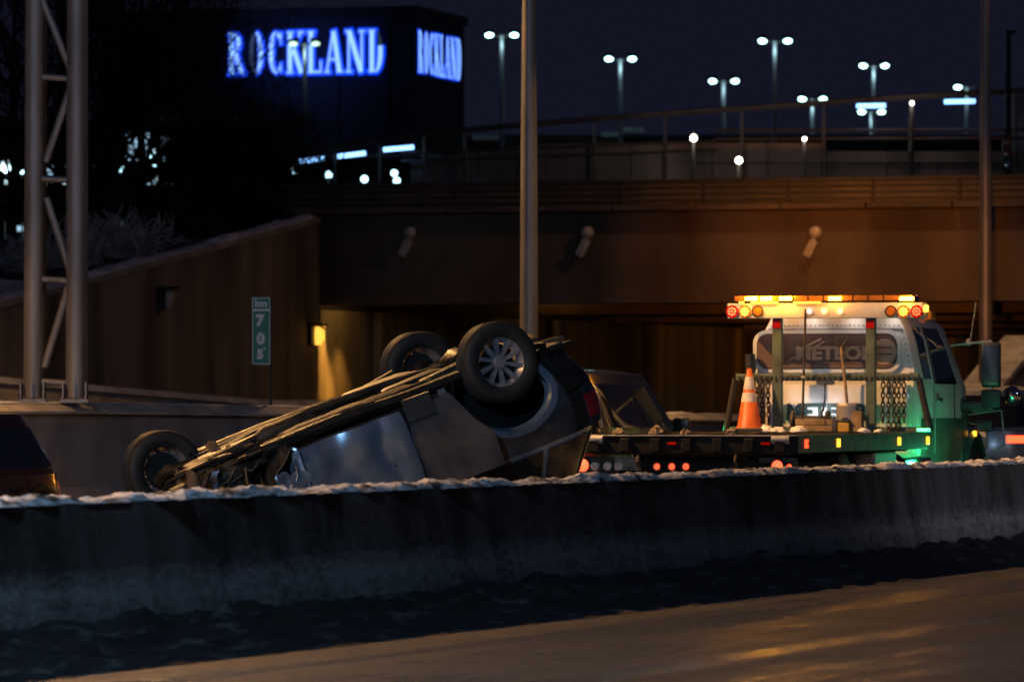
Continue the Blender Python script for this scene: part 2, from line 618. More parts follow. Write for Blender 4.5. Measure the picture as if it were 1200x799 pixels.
# ---- near barrier
t = road_root('concrete_barrier')
tag(t, 'long dirty concrete barrier in the foreground with snow along its top', 'barrier')
PROF = [(-0.31, 0.0), (-0.25, 0.22), (-0.18, 0.50), (-0.13, 0.82), (-0.115, 0.90), (0.115, 0.90), (0.13, 0.82), (0.18, 0.50), (0.25, 0.22), (0.31, 0.0)]
def seg_mesh(L):
    mb = MB()
    n = 24
    rings = []
    for i in range(n + 1):
        x = 0.008 + (L - 0.016) * i / n
        rings.append([(x, a, b) for a, b in PROF])
    return mb.loft(rings)
seg = None
for k in range(-4, 9):
    if seg is None:
        seg = seg_mesh(12.0).build('barrier_panel', M['barrier'], t); o = seg
    else:
        o = seg.copy(); COL.objects.link(o)
    o.location = (1.19 + 12 * k, 0, 0)
def snowridge(s0, s1, ds, w, h, seed, skip=None, z0=0.0, zfn=None, lump=3.0):
    mb = MB()
    nx = int((s1 - s0) / ds)
    ny = 8
    def fn(a, b):
        s = s0 + (s1 - s0) * a
        y = (b - .5) * 2
        e = noise.noise(Vector((s * lump, seed, 0))) * .75 + noise.fractal(Vector((s * lump * 4.5, seed + 9, y * 1.5)), .8, 2.1, 4) * .38
        hh = h * max(.12, 0.72 + 1.15 * e)
        if skip: hh *= skip(s)
        ww = w * (0.94 + 0.26 * noise.noise(Vector((s * lump * 1.7, seed + 4, y))))
        zz = hh * max(0, 1 - abs(y) ** 3.2) + 0.012 * noise.noise(Vector((s * 7, y * 3, seed)))
        zb = zfn(s) if zfn else z0
        return Vector((s, y * ww, zb + max(zz, -.003)))
    return mb.grid(fn, nx, ny)
o = stuff(snowridge(-20, 40, 0.045, 0.13, 0.062, 3, z0=.893, lump=1.1).build('snow_cap', M['snow'], t, smooth=50))

# ploughed slush along the foot of the barrier
def slushbank(s0, s1, nx, ny, seed):
    mb = MB()
    def fn(a, b):
        s = s0 + (s1 - s0) * a
        v = -1.9 + 1.62 * b
        k = max(0, (b - 0.12) / 0.88)
        amp = 0.20 + 0.05 * noise.noise(Vector((s * .3, 2, seed)))
        n = noise.fractal(Vector((s * 1.6, v * 4.5, seed)), 0.8, 2.1, 6)
        z = amp * (k ** 1.5) + 0.06 * n * (0.10 + k)
        if b >= .999: z = max(z, .1)
        return Vector((s, v, z - 0.035 * (1 - k)))
    return mb.grid(fn, nx, ny)
b = stuff(slushbank(-12, 34, 620, 26, 5).build('slush_bank', M['slush'], smooth=60))
b.location = P0; b.rotation_euler.z = ROADROT
tag(b, 'dark ploughed slush and ice lumps at the foot of the near barrier', 'slush')

# ---- median wall under the lamp posts
t = road_root('median_wall', 38.2, 16.1)
tag(t, 'long grey concrete median wall with lamp posts and lattice tower on top', 'wall')
def mtop(s):            # local s (0 at the tower)
    return 1.44 - 0.2 * max(0, min(1, s / 30.0)) - .012 * max(0, min(40, s - 30))
s0 = s_at(188, 16.1) - 38.2
for k in range(-18, 26):
    a, b = s0 + 2.75 * k + .012, s0 + 2.75 * (k + 1) - .012
    mb = MB()
    mb.loft([[(x, -.32, -1.3), (x, -.32, .12), (x, -.18, .4), (x, -.15, mtop(x)), (x, .15, mtop(x)), (x, .18, .4), (x, .32, .12), (x, .32, -1.3)] for x in (a, b)])
    mb.build('wall_panel', M['concrete'], t)
mb = MB()
mb.loft([[(x, -.30, mtop(x) - .07), (x, -.30, mtop(x) - .035), (x, -.10, mtop(x) + .07), (x, .175, mtop(x) + .07), (x, .175, mtop(x) - .07)] for x in (-45, 0, 30, 46)])
mb.build('coping', M['paled'], t)
stuff(snowridge(-40, 44, .25, .13, .03, 12, zfn=lambda s: mtop(s) + .066, lump=.8).build('snow_cap', M['snowclean'], t, smooth=60))
stuff(snowridge(-30, 40, .2, .45, .22, 22, zfn=lambda s: 0.0, lump=.9).build('snow_drift', M['slush'], t, smooth=60)).location = (0, -.55, 0)

# crash wall rising to the bridge pier at the right
t = road_root('crash_wall', 86.5, 16.1)
tag(t, 'pale concrete crash wall with a sloping top behind the tow truck cab', 'wall')
mb = MB()
mb.loft([[(x, -.4, -1.4), (x, -.4, z), (x, .4, z), (x, .4, -1.4)] for x, z in ((0, 1.3), (1.5, 1.55), (3.6, 2.2), (6.2, 2.9))])
mb.build('wall_body', M['concrete'], t)
mb = MB()
mb.loft([[(x, -.46, z), (x, -.46, z + .12), (x, .46, z + .12), (x, .46, z)] for x, z in ((0, 1.304), (1.5, 1.554), (3.6, 2.204), (6.2, 2.904))])
mb.build('coping', M['snowclean'], t)

# ---- barrier on the far side of the opposite road
t = road_root('roadside_barrier', 80, 31.5)
tag(t, 'tan concrete roadside barrier whose top slopes down beneath the tall retaining wall', 'barrier')
def otop(s):
    return 1.91 - 0.47 * max(-1.2, min(1, (s + 9.7) / 15.2))
for k in range(-16, 5):
    a, b = 3.2 * k + .01, 3.2 * (k + 1) - .01
    mb = MB()
    mb.loft([[(x, -.3, -1.4), (x, -.2, otop(x) - .9), (x, -.16, otop(x)), (x, .16, otop(x)), (x, .2, -1.4)] for x in (a, b)])
    mb.build('barrier_panel', M['paled'], t)
mb = MB()
mb.loft([[(x, -.3, otop(x) + .004), (x, -.12, otop(x) + .14), (x, .2, otop(x) + .12), (x, .2, otop(x) + .004)] for x in (-51, -21, -9.7, 0, 5.5, 16)])
mb.build('coping', M['snowclean'], t)

# ---- tall retaining wall
t = road_root('retaining_wall', 93, 33)
tag(t, 'tall brown retaining wall with water streaks and a snowy sloping top', 'wall')
for k in range(-14, 0):
    a, b = 3.0 * k + .006, 3.0 * (k + 1) - .006
    mb = MB()
    mb.loft([[(x, 0, -1.6), (x, 0, wall_top(93 + x)), (x, .45, wall_top(93 + x)), (x, .45, -1.6)] for x in (a, b)])
    mb.build('wall_panel', M['wallstain'], t)
mb = MB()
mb.loft([[(x, .05, -1.6), (x, .05, wall_top(93 + x) - .1), (x, .4, wall_top(93 + x) - .1), (x, .4, -1.6)] for x in (-42, -18.3, 0)])
mb.build('wall_core', M['matte'], t)
mb = MB()
mb.loft([[(x, -.08, wall_top(93 + x) + .003), (x, -.08, wall_top(93 + x) + .13), (x, .52, wall_top(93 + x) + .13), (x, .52, wall_top(93 + x) + .003)] for x in (-42, -23, -18.3, -10, -.05)])
mb.build('coping', M['concrete'], t)
stuff(snowridge(-42, -.2, .25, .3, .10, 31, skip=lambda s: (0.15 if -8.5 < s < -6.2 else 1), zfn=lambda s: wall_top(93 + s) + .128, lump=.7).build('snow_cap', M['snowclean'], t, smooth=60)).location = (0, .22, 0)

# snow patch on the slope behind the wall
def snowslope(a, b):
    s = 52 + 30 * a
    v = 33.7 + 9 * b
    return Vector((s, v, ground_z(s, v) + .05 + .12 * noise.fractal(Vector((s * .5, v * .5, 3)), .8, 2, 4)))
o = struct(MB().grid(snowslope, 60, 20).build('snow_slope', M['snowclean'], smooth=60)); o.location = P0; o.rotation_euler.z = ROADROT

# ---- wall fixtures
def wall_light(px, py, lit, label):
    s = s_at(px, 33)
    p = RD(s, 33)
    z = CAMZ + (473 - py) / FPX * p.y
    t = road_root('wall_light', s, 33, z)
    tag(t, label, 'wall light', 'lights on the retaining wall')
    mb = MB(); mb.bbox((0, -.06, .05), (.34, .12, .5), .03); mb.build('back_plate', M['darksteel'], t)
    mb = MB()
    mb.loft([[(r * math.cos(a), -.12 - .02 - r * .6 * (1 + math.sin(a)) , z) for a in [2 * PI * i / 12 for i in range(12)]] for r, z in ((.10, -.20), (.17, -.05), (.17, .12), (.08, .22))])
    mb.build('lamp_glass', M['sodiumdim'] if lit else M['clearlens'], t, smooth=50)
    mb = MB(); mb.bbox((0, -.2, .27), (.4, .38, .06), .02); mb.build('hood', M['darksteel'], t)
    return t
wall_light(363, 394, True, 'small lit yellow lamp on the wall beside the underpass mouth')
wall_light(187, 352, False, 'unlit round lamp on the brown retaining wall left of the road sign')

# ---- bridge with underpass
BS = 93.0
t = road_root('road_bridge', BS, 33.4)
tag(t, 'wide dark brown concrete road bridge spanning over the motorway underpass', 'bridge')
W0, W1 = 0.6, -60.0        # local v range
def span(name, x0, x1, z0, z1, m, v0=W0, v1=W1, par=None):
    mb = MB(); mb.box(((x0 + x1) / 2, (v0 + v1) / 2, (z0 + z1) / 2), (x1 - x0, abs(v1 - v0), z1 - z0))
    return mb.build(name, m, par or t)
span('deck_slab', 0.6, 206, 4.65, 5.9, M['bridge'])
span('lower_girder', 0.0, 1.0, 3.80, 4.64, M['bridge'])
span('upper_girder', 0.18, 0.7, 4.645, 5.86, M['bridge'])
for k in range(30):
    v = W0 - .2 - k * 2.0
    mb = MB(); mb.bbox((0.05, v - 1.0, 5.96), (.5, 1.955, .13), .02); mb.build('edge_beam', M['bridge'], t)
for k in range(4):
    mb = MB(); mb.tube([(0.0, W0, 6.12 + .145 * k), (0.0, W1, 6.12 + .145 * k)], .035 if k < 3 else .055, 6)
    mb.build('guard_rail', M['rail'], t)
for k in range(31):
    v = W0 - .3 - k * 2.0
    mb = MB(); mb.box((0.09, v, 6.31), (.07, .07, .58)); mb.build('rail_post', M['rail'], t)
span('parapet', 0.5, 0.7, 5.905, 6.62, M['parapet'])
# far part of the soffit: beams across the carriageway
for k in range(8):
    x = 10 + k * 14
    mb = MB(); mb.box((x, (W0 + W1) / 2, 4.17), (1.6, 60, .95)); mb.build('cross_beam', M['bridge'], t)
# abutment wall that carries on from the retaining wall
for k in range(36):
    a = k * 4.4 + .03
    mb = MB(); mb.box((a + 2.18, .35, 1.1), (4.34, .5, 5.2)); mb.build('abutment_panel', M['wallstain'], t)
for k in range(36):
    if k % 2 == 0 or k < 3:
        mb = MB(); mb.box((k * 4.4 + .9, -.02, 1.1), (.55, .2, 5.2)); mb.build('pilaster', M['wallstain'], t)
span('abutment_core', 0.1, 160, -1.5, 3.7, M['matte'], 1.2, .7)
span('end_wall', 205, 206, -1.5, 4.6, M['wallstain'])
for k in range(4):
    mb = MB(); mb.cyl((6 + k * 14, -17.3, -1.6), (6 + k * 14, -17.3, 3.79), .5, n=16); mb.build('pier_column', M['bridge'], t, smooth=40)
# ice-white bracket lamps on the girder, unlit
def bracket_lamp(px, label):
    v = v_at(px, BS)
    t = road_root('bracket_lamp', BS, v, 0)
    Y = RD(BS, v).y
    zc = CAMZ + (473 - 281) / FPX * Y
    tag(t, label, 'lamp', 'unlit lamps on the bridge girder')
    mb = MB(); mb.lathe([(0, -.17), (.12, -.15), (.155, -.05), (.13, .06), (.06, .1), (0, .1)], 14, Matrix.Translation((0.0, 0, zc + .17)) @ Matrix.Rotation(PI / 2, 4, 'Z')); mb.build('photocell_dome', M['clearlens'], t, smooth=60)
    mb = MB(); mb.bbox((.02, 0, zc + .0), (.3, .10, .12), .02); mb.build('bracket', M['steel'], t)
    mb = MB(); mb.bbox((-.12, .06, zc - .2), (.22, .2, .42), .05, Matrix.Rotation(.45, 3, 'X')); mb.build('lamp_head', M['clearlens'], t)
bracket_lamp(480, 'unlit bracket lamp at the left end of the bridge girder')
bracket_lamp(688, 'unlit bracket lamp on the bridge girder right of the tall lamp post')
bracket_lamp(955, 'unlit bracket lamp on the bridge girder above the tow truck')

# underpass lights, out of sight behind the girder
def underpass_light(s, v, z, power, label, tgt=None, cone=120):
    t = road_root('underpass_light', s, v, z)
    tag(t, label, 'ceiling light', 'lights under the bridge')
    mb = MB(); mb.bbox((0, 0, .06), (.5, .3, .12), .02); mb.build('housing', M['darksteel'], t)
    mb = MB(); mb.box((0, 0, -.005), (.42, .24, .02)); mb.build('lens', M['sodium'], t)
    lamp('underpass_lamp', 'SPOT', (0, 0, -.03), (1.0, 0.45, 0.07), power, t, .12, target=tgt or (0, .1, -2), spot=R_(cone), blend=.6)
sA = s_at(387, 33); sB = s_at(409, 33)
underpass_light(max(sA, BS + 1.3), 32.66, 4.3, 1500, 'sodium light under the bridge nearest the wing wall', (-.05, .25, -2), 64)
underpass_light(max(sB, BS + 2.6), 32.66, 4.3, 600, 'second sodium light under the bridge, just inside the first', (.05, .25, -2), 50)
underpass_light(BS + 7.5, 30.2, 4.42, 60, 'sodium light beneath the first cross beam of the underpass', (1.5, 0, 1.0))
underpass_light(BS + 18, 28.0, 4.42, 80, 'sodium light inside the underpass near the second cross beam', (0, 3, -2))
underpass_light(BS + 31, 28.0, 4.42, 90, 'sodium light inside the underpass near the third cross beam', (0, 3, -2))
underpass_light(BS + 60, 28.0, 4.42, 130, 'sodium light deep inside the underpass', (0, 3, -2))

# ---- upper ramp with fence behind the bridge
RY = 165.0
RAIL = [(340, 180), (420, 167), (500, 156), (570, 149), (640, 143), (700, 138), (780, 132), (870, 126), (1000, 117), (1100, 110.5), (1210, 104.5), (1330, 98)]
def rail_y(px):
    for (a, b), (c, d) in zip(RAIL, RAIL[1:]):
        if a <= px <= c: return b + (d - b) * (px - a) / (c - a)
    return RAIL[-1][1]
t = empty('elevated_ramp', at(600, 473 + CAMZ * FPX / RY, RY))
tag(t, 'dark elevated ramp with panelled parapet and tall wire fence behind the bridge', 'ramp')
def loc(px, py, dy=0.0):
    p = at(px, py, RY); return Vector((p.x, p.y - RY + dy, p.z))
mb = MB(); mb.tube([loc(a, b) for a, b in RAIL], .06, 6); mb.build('top_rail', M['rail'], t)
mb = MB(); mb.tube([loc(a, b + 3.5, .05) for a, b in RAIL], .03, 6); mb.build('top_rail', M['rail'], t)
for px in (392, 445, 497, 545, 622, 697, 780, 870, 966, 1067, 1190, 1290):
    mb = MB(); mb.tube([loc(px, rail_y(px) + .5), loc(px, 214)], .045, 6); mb.build('fence_post', M['rail'], t)
for y0, y1 in ((153, 152), (163, 162)):
    mb = MB(); mb.tube([loc(840, y0), loc(1210, y1), loc(1330, y1)], .05, 5); mb.build('fence_rail', M['rail'], t)
    mb = MB(); mb.tube([loc(470, y0 + 26), loc(640, y0 + 20), loc(840, y0 + 12)], .04, 5); mb.build('fence_rail', M['rail'], t)
edges = [(480, 188), (560, 176), (640, 168), (740, 167), (835, 167), (900, 167), (964, 167)]
for (a, ya), (b, yb) in zip(edges, edges[1:]):
    mb = MB(); mb.loft([[loc(p, y, .15), loc(p, y, .5), loc(p, 250, .5), loc(p, 250, .15)] for p, y in ((a + .6, ya), (b - .6, yb))]); mb.build('parapet_panel', M['parapet'], t)
for a, b in ((964, 1040), (1040, 1100), (1100, 1165), (1165, 1240), (1240, 1330)):
    mb = MB(); mb.loft([[loc(p, 177, .15), loc(p, 177, .5), loc(p, 250, .5), loc(p, 250, .15)] for p in (a + .6, b - .6)]); mb.build('parapet_panel', M['parapet'], t)
mb = MB(); mb.loft([[loc(p, 186, .0), loc(p, 186, .14), loc(p, 190, .14), loc(p, 190, .0)] for p in (800, 1330)]); mb.build('ledge', M['parapet'], t)
mb = MB(); mb.box((0, 8, (loc(600, 205).z + loc(600, 250).z) / 2), (40, 15, .6)); mb.build('ramp_deck', M['parapet'], t)
for px in (560, 780, 1000, 1220):
    p0 = loc(px, 250, 4)
    mb = MB(); mb.cyl((p0.x, p0.y, 5.4), (p0.x, p0.y, p0.z), .5, n=12); mb.build('ramp_pier', M['bridge'], t, smooth=40)

def tube_light(px, py, w, tilt, label):
    p = at(px, py, RY - .3)
    t = empty('tube_light', p); t.rotation_euler = (0, R_(tilt), 0)
    tag(t, label, 'tube light', 'blue tube lights along the ramp')
    L = w / FPX * RY
    mb = MB(); mb.bbox((0, .05, .06), (L + .06, .16, .06), .015); mb.build('housing', M['darksteel'], t)
    mb = MB(); mb.tube([(-L / 2, 0, -.01), (L / 2, 0, -.01)], .07, 10); mb.build('tube', M['bluetube'], t, smooth=50)
    mb = MB(); mb.tube([(0, .1, .06), (0, .25, .06 + (py - rail_y(px)) / FPX * RY)], .02, 5); mb.build('hanger', M['rail'], t)
tube_light(365, 187, 30, -8, 'leftmost of the three blue tube lights left of the tall lamp post')
tube_light(412, 181, 33, -7, 'middle of the three blue tube lights left of the tall lamp post')
tube_light(467, 173.5, 36, -5, 'rightmost of the three blue tube lights left of the tall lamp post')
tube_light(1021, 123.5, 34, -1, 'blue tube light under the ramp fence rail above the tow truck')
tube_light(1125, 118.5, 36, -1, 'blue tube light just left of the right hand lamp post')

# ================================================================== CITY BEHIND
# ---- mall tower with its name in lights
MY = 300.0
corner = at(487, 473, MY); corner.z = 5.5
t = empty('mall_building', corner, -R_(15.5))       # local x along the front face, y into the building
tag(t, 'black box shaped mall building with its name in blue lit letters', 'building')
ztop = CAMZ + 465 / FPX * MY - 5.5
FL, SL = 17.5, 9.3
mb = MB(); mb.box((-FL / 2, SL / 2, ztop / 2), (FL, SL, ztop)); mb.build('tower_block', M['mallblack'], t)
mb = MB()
for c, s in (((-FL / 2, -.04, ztop - .2), (FL + .3, .3, .5)), ((.04, SL / 2, ztop - .2), (.3, SL + .28, .5))):
    mb.box(c, s)
mb.build('roof_edge', M['brick'], t)
for k in range(6):
    mb = MB(); mb.box((-1.5 - k * 2.8, -.05, ztop / 2 - .4), (.12, .14, ztop - .9)); mb.build('facade_fin', M['mallblack'], t)
mb = MB(); mb.box((-5.5, -2.2, 4.4), (16, 4.2, 8.8)); mb.build('lower_block', M['mallblack'], t)
mb = MB(); mb.box((-5.5, -2.2, 8.88), (16.3, 4.5, .14)); mb.build('lower_roof_snow', M['snowclean'], t)

# letters are strokes: ('b', x0,y0,x1,y1,width) and ('a', cx,cy,rx,ry,a0,a1,w_side,w_top); heights 0..1
SER = 0.045
def stem(x, w=.15, y0=0, y1=1, ser=True):
    o = [('b', x, y0, x, y1, w)]
    if ser:
        if y0 == 0: o.append(('b', x - .13, SER / 2, x + .13, SER / 2, SER))
        if y1 == 1: o.append(('b', x - .13, 1 - SER / 2, x + .13, 1 - SER / 2, SER))
    return o
GLYPH = {
    'R': (0.66, stem(.16) + [('a', .24, .745, .24, .235, -90, 90, .13, .05), ('b', .16, .975, .26, .975, .05), ('b', .16, .51, .26, .51, .05), ('b', .30, .5, .52, .03, .14), ('b', .45, .025, .64, .025, .05)]),
    'O': (0.62, [('a', .31, .5, .24, .5, 90, 270, .15, .05), ('a', .31, .5, .24, .5, -90, 90, .15, .05)]),
    'C': (0.60, [('a', .33, .5, .25, .5, 50, 310, .15, .05), ('b', .50, .70, .50, .97, .05), ('b', .50, .03, .50, .26, .04)]),
    'K': (0.68, stem(.16) + [('b', .22, .42, .54, .96, .06), ('b', .30, .56, .57, .03, .15), ('b', .44, .975, .66, .975, .05), ('b', .46, .025, .68, .025, .05)]),
    'L': (0.56, stem(.16) + [('b', .16, .03, .52, .03, .06), ('b', .51, .0, .51, .30, .05)]),
    'A': (0.68, [('b', .32, .97, .10, .03, .06), ('b', .33, .99, .55, .02, .15), ('b', .18, .32, .46, .32, .05), ('b', .0, .025, .21, .025, .05), ('b', .44, .025, .68, .025, .05)]),
    'N': (0.72, [('b', .13, 0, .13, 1, .06), ('b', .59, 0, .59, 1, .06), ('b', .14, .98, .57, .02, .16), ('b', .0, .975, .2, .975, .05), ('b', .02, .025, .25, .025, .05), ('b', .48, .975, .71, .975, .05)]),
    'D': (0.66, stem(.16) + [('a', .28, .5, .26, .5, -90, 90, .15, .05), ('b', .16, .975, .30, .975, .05), ('b', .16, .025, .30, .025, .05)]),
}
def strokes(mb, st, fn, g, d0, d1):
    for e in st:
        if e[0] == 'b':
            _, x0, y0, x1, y1, w = e
            dx, dy = x1 - x0, y1 - y0
            L = math.hypot(dx, dy)
            ux, uy = dx / L, dy / L
            w = w / 2 + g
            # widths are horizontal for leaning strokes
            x0 -= ux * g; y0 -= uy * g; x1 += ux * g; y1 += uy * g
            poly = [(x0 - uy * w, y0 + ux * w), (x1 - uy * w, y1 + ux * w), (x1 + uy * w, y1 - ux * w), (x0 + uy * w, y0 - ux * w)]
            mb.prism(poly, fn, d0, d1)
        else:
            _, cx, cy, rx, ry, a0, a1, ws, wt = e
            n = 16
            for i in range(n):
                q = []
                for k in (i, i + 1):
                    a = R_(a0 + (a1 - a0) * k / n)
                    c, s = math.cos(a), math.sin(a)
                    q.append(((cx + (rx + g) * c, cy + (ry + g) * s), (cx + (rx - ws - g) * c, cy + (ry - wt - g) * s)))
                mb.prism([q[0][0], q[1][0], q[1][1], q[0][1]], fn, d0, d1)
def sign(word, total, height, fn0, par, dead):
    adv = sum(GLYPH[c][0] for c in word) + .07 * (len(word) - 1)
    kx = total / adv
    dep = 1.0 if dead else .15
    x = 0
    for i, c in enumerate(word):
        w, st = GLYPH[c]
        def fn(a, b, d, x=x): return fn0((x + a) * kx, b * height, d)
        lit, off = list(st), []
        if dead and i == 1: off, lit = [st[0]], [st[1]]
        if dead and i == 7:
            off = [('a', .28, .5, .26, .5, 15, 90, .15, .05), st[3] if st[3][0] == 'b' else st[-1]]
            lit = stem(.16) + [('a', .28, .5, .26, .5, -90, 15, .15, .05), ('b', .16, .025, .30, .025, .05)]
        mb = MB(); strokes(mb, lit, fn, -.012, .30 * dep, .36 * dep); o = mb.build('sign_letter', M['signface'], par)
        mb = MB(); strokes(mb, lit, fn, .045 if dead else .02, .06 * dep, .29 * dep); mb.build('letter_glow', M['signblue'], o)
        if off:
            mb = MB(); strokes(mb, off, fn, -.01, .30 * dep, .355 * dep); mb.build('unlit_stroke', M['signdead'], o)
        x += w + .07
kx = MY / FPX
zs = CAMZ + (473 - 84.5) * kx - 5.5
sign('ROCKLAND', 189 * kx / .964, 50 * kx, lambda a, b, d: Vector((-(222 * kx / .964) + a, -d, zs + b)), t, True)
sign('ROCKLAND', 8.3, 50 * kx, lambda a, b, d: Vector((d, .35 + a, zs + b)), t, False)
lamp('letter_wash', 'AREA', (-7, -3.5, zs + 1), (.15, .25, 1.0), 60, t, 6, target=(-7, 0, zs + 1))

# ---- parking garage far behind the ramp
t = empty('parking_garage', (at(905, 473, 310).x, 310, 5.5))
tag(t, 'long dark parking garage far behind the ramp under the white lamps', 'building')
zt = CAMZ + (473 - 172) / FPX * 310 - 5.5
for k in range(3):
    mb = MB(); mb.box((0, 0, zt - .5 - k * 3.1), (40, 30, .9)); mb.build('garage_deck', M['mallblack'], t)
for k in range(11):
    mb = MB(); mb.box((-19 + k * 3.8, -14.5, zt / 2 - .8), (.5, .5, zt - 1.8)); mb.build('garage_column', M['mallblack'], t)
mb = MB(); mb.box((0, 12, zt / 2 - 1), (39, .4, zt - 2.2)); mb.build('garage_wall', M['brick'], t)
for px, py, w in ((570, 162, 34), (740, 153, 30), (715, 158, 20)):
    p = at(px, py, 294)
    mb = MB(); mb.bbox((p.x - t.location.x, -16, p.z - 5.5), (w * 294 / FPX, .5, .25), .05); mb.build('snowy_canopy', M['snowclean'], t)

# ---- twin headed parking lamps
M['leddim'] = emi('greenish lamp', (.62, 1.0, .75), 1.6)
def park_lamp(px, py, Y, gap, label, one=False, lens='led'):
    p = at(px, py, Y)
    t = empty('parking_lamp', (p.x, p.y, 5.5))
    h = p.z - 5.5
    tag(t, label, 'lamp post', 'twin headed parking lot lamps')
    mb = MB(); mb.tube([(0, 0, 0), (0, 0, h)], [.13, .10], 10); mb.build('pole', M['steel'], t, smooth=50)
    g = gap / 2 / FPX * Y
    mb = MB(); mb.tube([(-g if not one else -g, 0, h + .05), (0, 0, h - .1), (g, 0, h + .05)], .05, 8); mb.build('cross_arm', M['darksteel'], t, smooth=50)
    for s in ((-1, 1) if not one else (-1,)):
        mb = MB(); mb.bbox((s * (g + .05), -.1, h + .11), (.55, .8, .14), .05, Matrix.Rotation(R_(16 + (px * 7 % 11) - 5), 3, 'X') @ Matrix.Rotation(R_(s * (6 + px % 9)), 3, 'Y')); hd = mb.build('lamp_head', M['darksteel'], t)
        mb = MB(); mb.lathe([(0, -.17), (.09, -.15), (.15, -.09), (.17, 0)], 14, Matrix.Translation((s * (g + .05), -.42, h - .02)) @ Matrix.Rotation(R_(30), 4, 'X') @ Matrix.Diagonal((1.25, 1, .66, 1))); mb.build('lens', M[lens], hd, smooth=60)
    lamp('lamp_light', 'POINT', (0, -.35, h - .5), (.55, .95, 1.0), 45, t, .4)
    return t
park_lamp(588, 41, 285, 27, 'twin white parking lamp just left of the tall lamp post')
park_lamp(727, 69, 290, 25, 'twin white parking lamp in the gap right of the tall lamp post')
park_lamp(908, 48, 280, 27, 'highest of the twin parking lamps between the two tall lamp posts')
park_lamp(848, 95, 300, 24, 'twin parking lamp low and left of the highest one')
park_lamp(952, 116, 305, 22, 'twin parking lamp hanging lowest left of the blue tube light')
park_lamp(1024, 77, 300, 23, 'twin parking lamp standing above a blue tube light')
park_lamp(1021, 131, 310, 21, 'twin parking lamp glowing directly beneath a blue tube light')
park_lamp(1133, 102, 300, 20, 'single headed parking lamp beside the right hand lamp post', True)
park_lamp(357, 51, 265, 24, 'greenish twin parking lamp standing in front of the blue mall letters', lens='leddim')

# small lamps
def small_lamp(px, py, Y, r, label, m='ledsmall', cat='lamp', group='small far lamps', glow=0):
    p = at(px, py, Y)
    t = empty('yard_lamp', p)
    tag(t, label, cat, group)
    mb = MB(); mb.lathe([(0, -r), (r * .7, -r * .7), (r, 0), (r * .8, r * .5), (0, r * .6)], 12); mb.build('lens', M[m], t, smooth=60)
    mb = MB(); mb.bbox((0, r * .6, r * .3), (r * 1.2, r, r * 2.4), r * .2); mb.build('housing', M['darksteel'], t)
    mb = MB(); mb.tube([(0, r * .9, r), (0, r * .9, -(p.z - 5.6))], .05, 6); mb.build('post', M['darksteel'], t)
    if glow: lamp('lamp_light', 'POINT', (0, -r * 2.5, 0), (1.0, .85, .7) if m == 'warmsmall' else (.6, .9, 1.0), glow, t, .1)
M['warmsmall'] = emi('warm small lamp', (1.0, 0.88, 0.7), 9)
small_lamp(813, 162, 163, .10, 'white round lamp in the ramp fence right of the tall lamp post', 'warmsmall', glow=30)
small_lamp(866, 188, 162, .10, 'white round lamp low on the ramp parapet above the dark van', 'warmsmall', glow=25)
small_lamp(943, 163, 163, .06, 'tiny warm lamp in the ramp fence under the lowest twin lamp', 'warmsmall', glow=20)
small_lamp(1069, 121, 164, .06, 'tiny pair of lamps on the ramp fence between two blue tube lights', 'warmsmall', glow=20)
small_lamp(345, 200, 210, .13, 'white lamp just under the leftmost blue tube light')
small_lamp(385, 205, 215, .13, 'white lamp under the middle blue tube light')
small_lamp(427, 210, 175, .11, 'bluish white lamp over the bridge rail, below the middle blue tube light')
small_lamp(462, 203, 185, .11, 'upper bluish lamp over the bridge rail below the rightmost blue tube light')
small_lamp(465, 212, 185, .11, 'lower bluish lamp over the bridge rail below the rightmost blue tube light')
small_lamp(540, 213, 175, .09, 'single bluish lamp over the bridge rail left of the tall lamp post')
small_lamp(6, 199, 200, .22, 'bright white lamp at the far left edge behind the trees', glow=900)
small_lamp(26, 200, 205, .12, 'white lamp just left of the lattice tower behind the trees')
small_lamp(120, 212, 200, .14, 'white lamp shining between the trunks right of the lattice tower', glow=700)
small_lamp(143, 199, 205, .13, 'white lamp between the trunks left of the lit shop windows')
small_lamp(184, 187, 200, .26, 'brightest lamp glowing through the bare tree branches', glow=1100)

# ---- shop block with lit windows behind the trees
t = empty('shop_building', (at(110, 473, 235).x, 235, 5.5))
tag(t, 'low dark shop block with pale lit windows seen through the trees', 'building')
k2 = 235 / FPX
mb = MB(); mb.box((0, 3, (CAMZ + 330 * k2 - 5.5) / 2), (430 * k2, 6, CAMZ + 330 * k2 - 5.5)); mb.build('wall', M['brick'], t)
mb = MB(); mb.box((0, 3, CAMZ + 330 * k2 - 5.5 + .13), (436 * k2, 6.4, .24)); mb.build('roof', M['snowclean'], t)
for px, py, w, h, m in ((155, 172, 14, 32, 'window'), (170, 172, 10, 32, 'window'), (192, 175, 14, 28, 'windowdim'), (156, 232, 10, 30, 'windowdim'), (172, 222, 20, 20, 'window'), (194, 228, 16, 26, 'windowdim'),
                        (62, 200, 14, 10, 'window'), (75, 200, 10, 10, 'windowdim'), (60, 218, 12, 9, 'window'), (74, 218, 12, 9, 'window'), (105, 199, 10, 9, 'windowdim'),
                        (24, 268, 20, 6, 'window'), (108, 240, 16, 6, 'windowdim'), (124, 265, 14, 5, 'windowdim'), (218, 218, 4, 10, 'windowdim'), (322, 211, 5, 6, 'windowdim'), (283, 212, 7, 5, 'windowdim')):
    cx = (px - 110) * k2; cz = CAMZ + (473 - py) * k2 - 5.5
    mb = MB(); mb.box((cx, -.03, cz), (w * k2 + .1, .12, h * k2 + .1)); f = mb.build('window', M['darksteel'], t)
    mb = MB(); mb.box((cx, -.10, cz), (w * k2, .03, h * k2)); mb.build('pane', M[m], f)

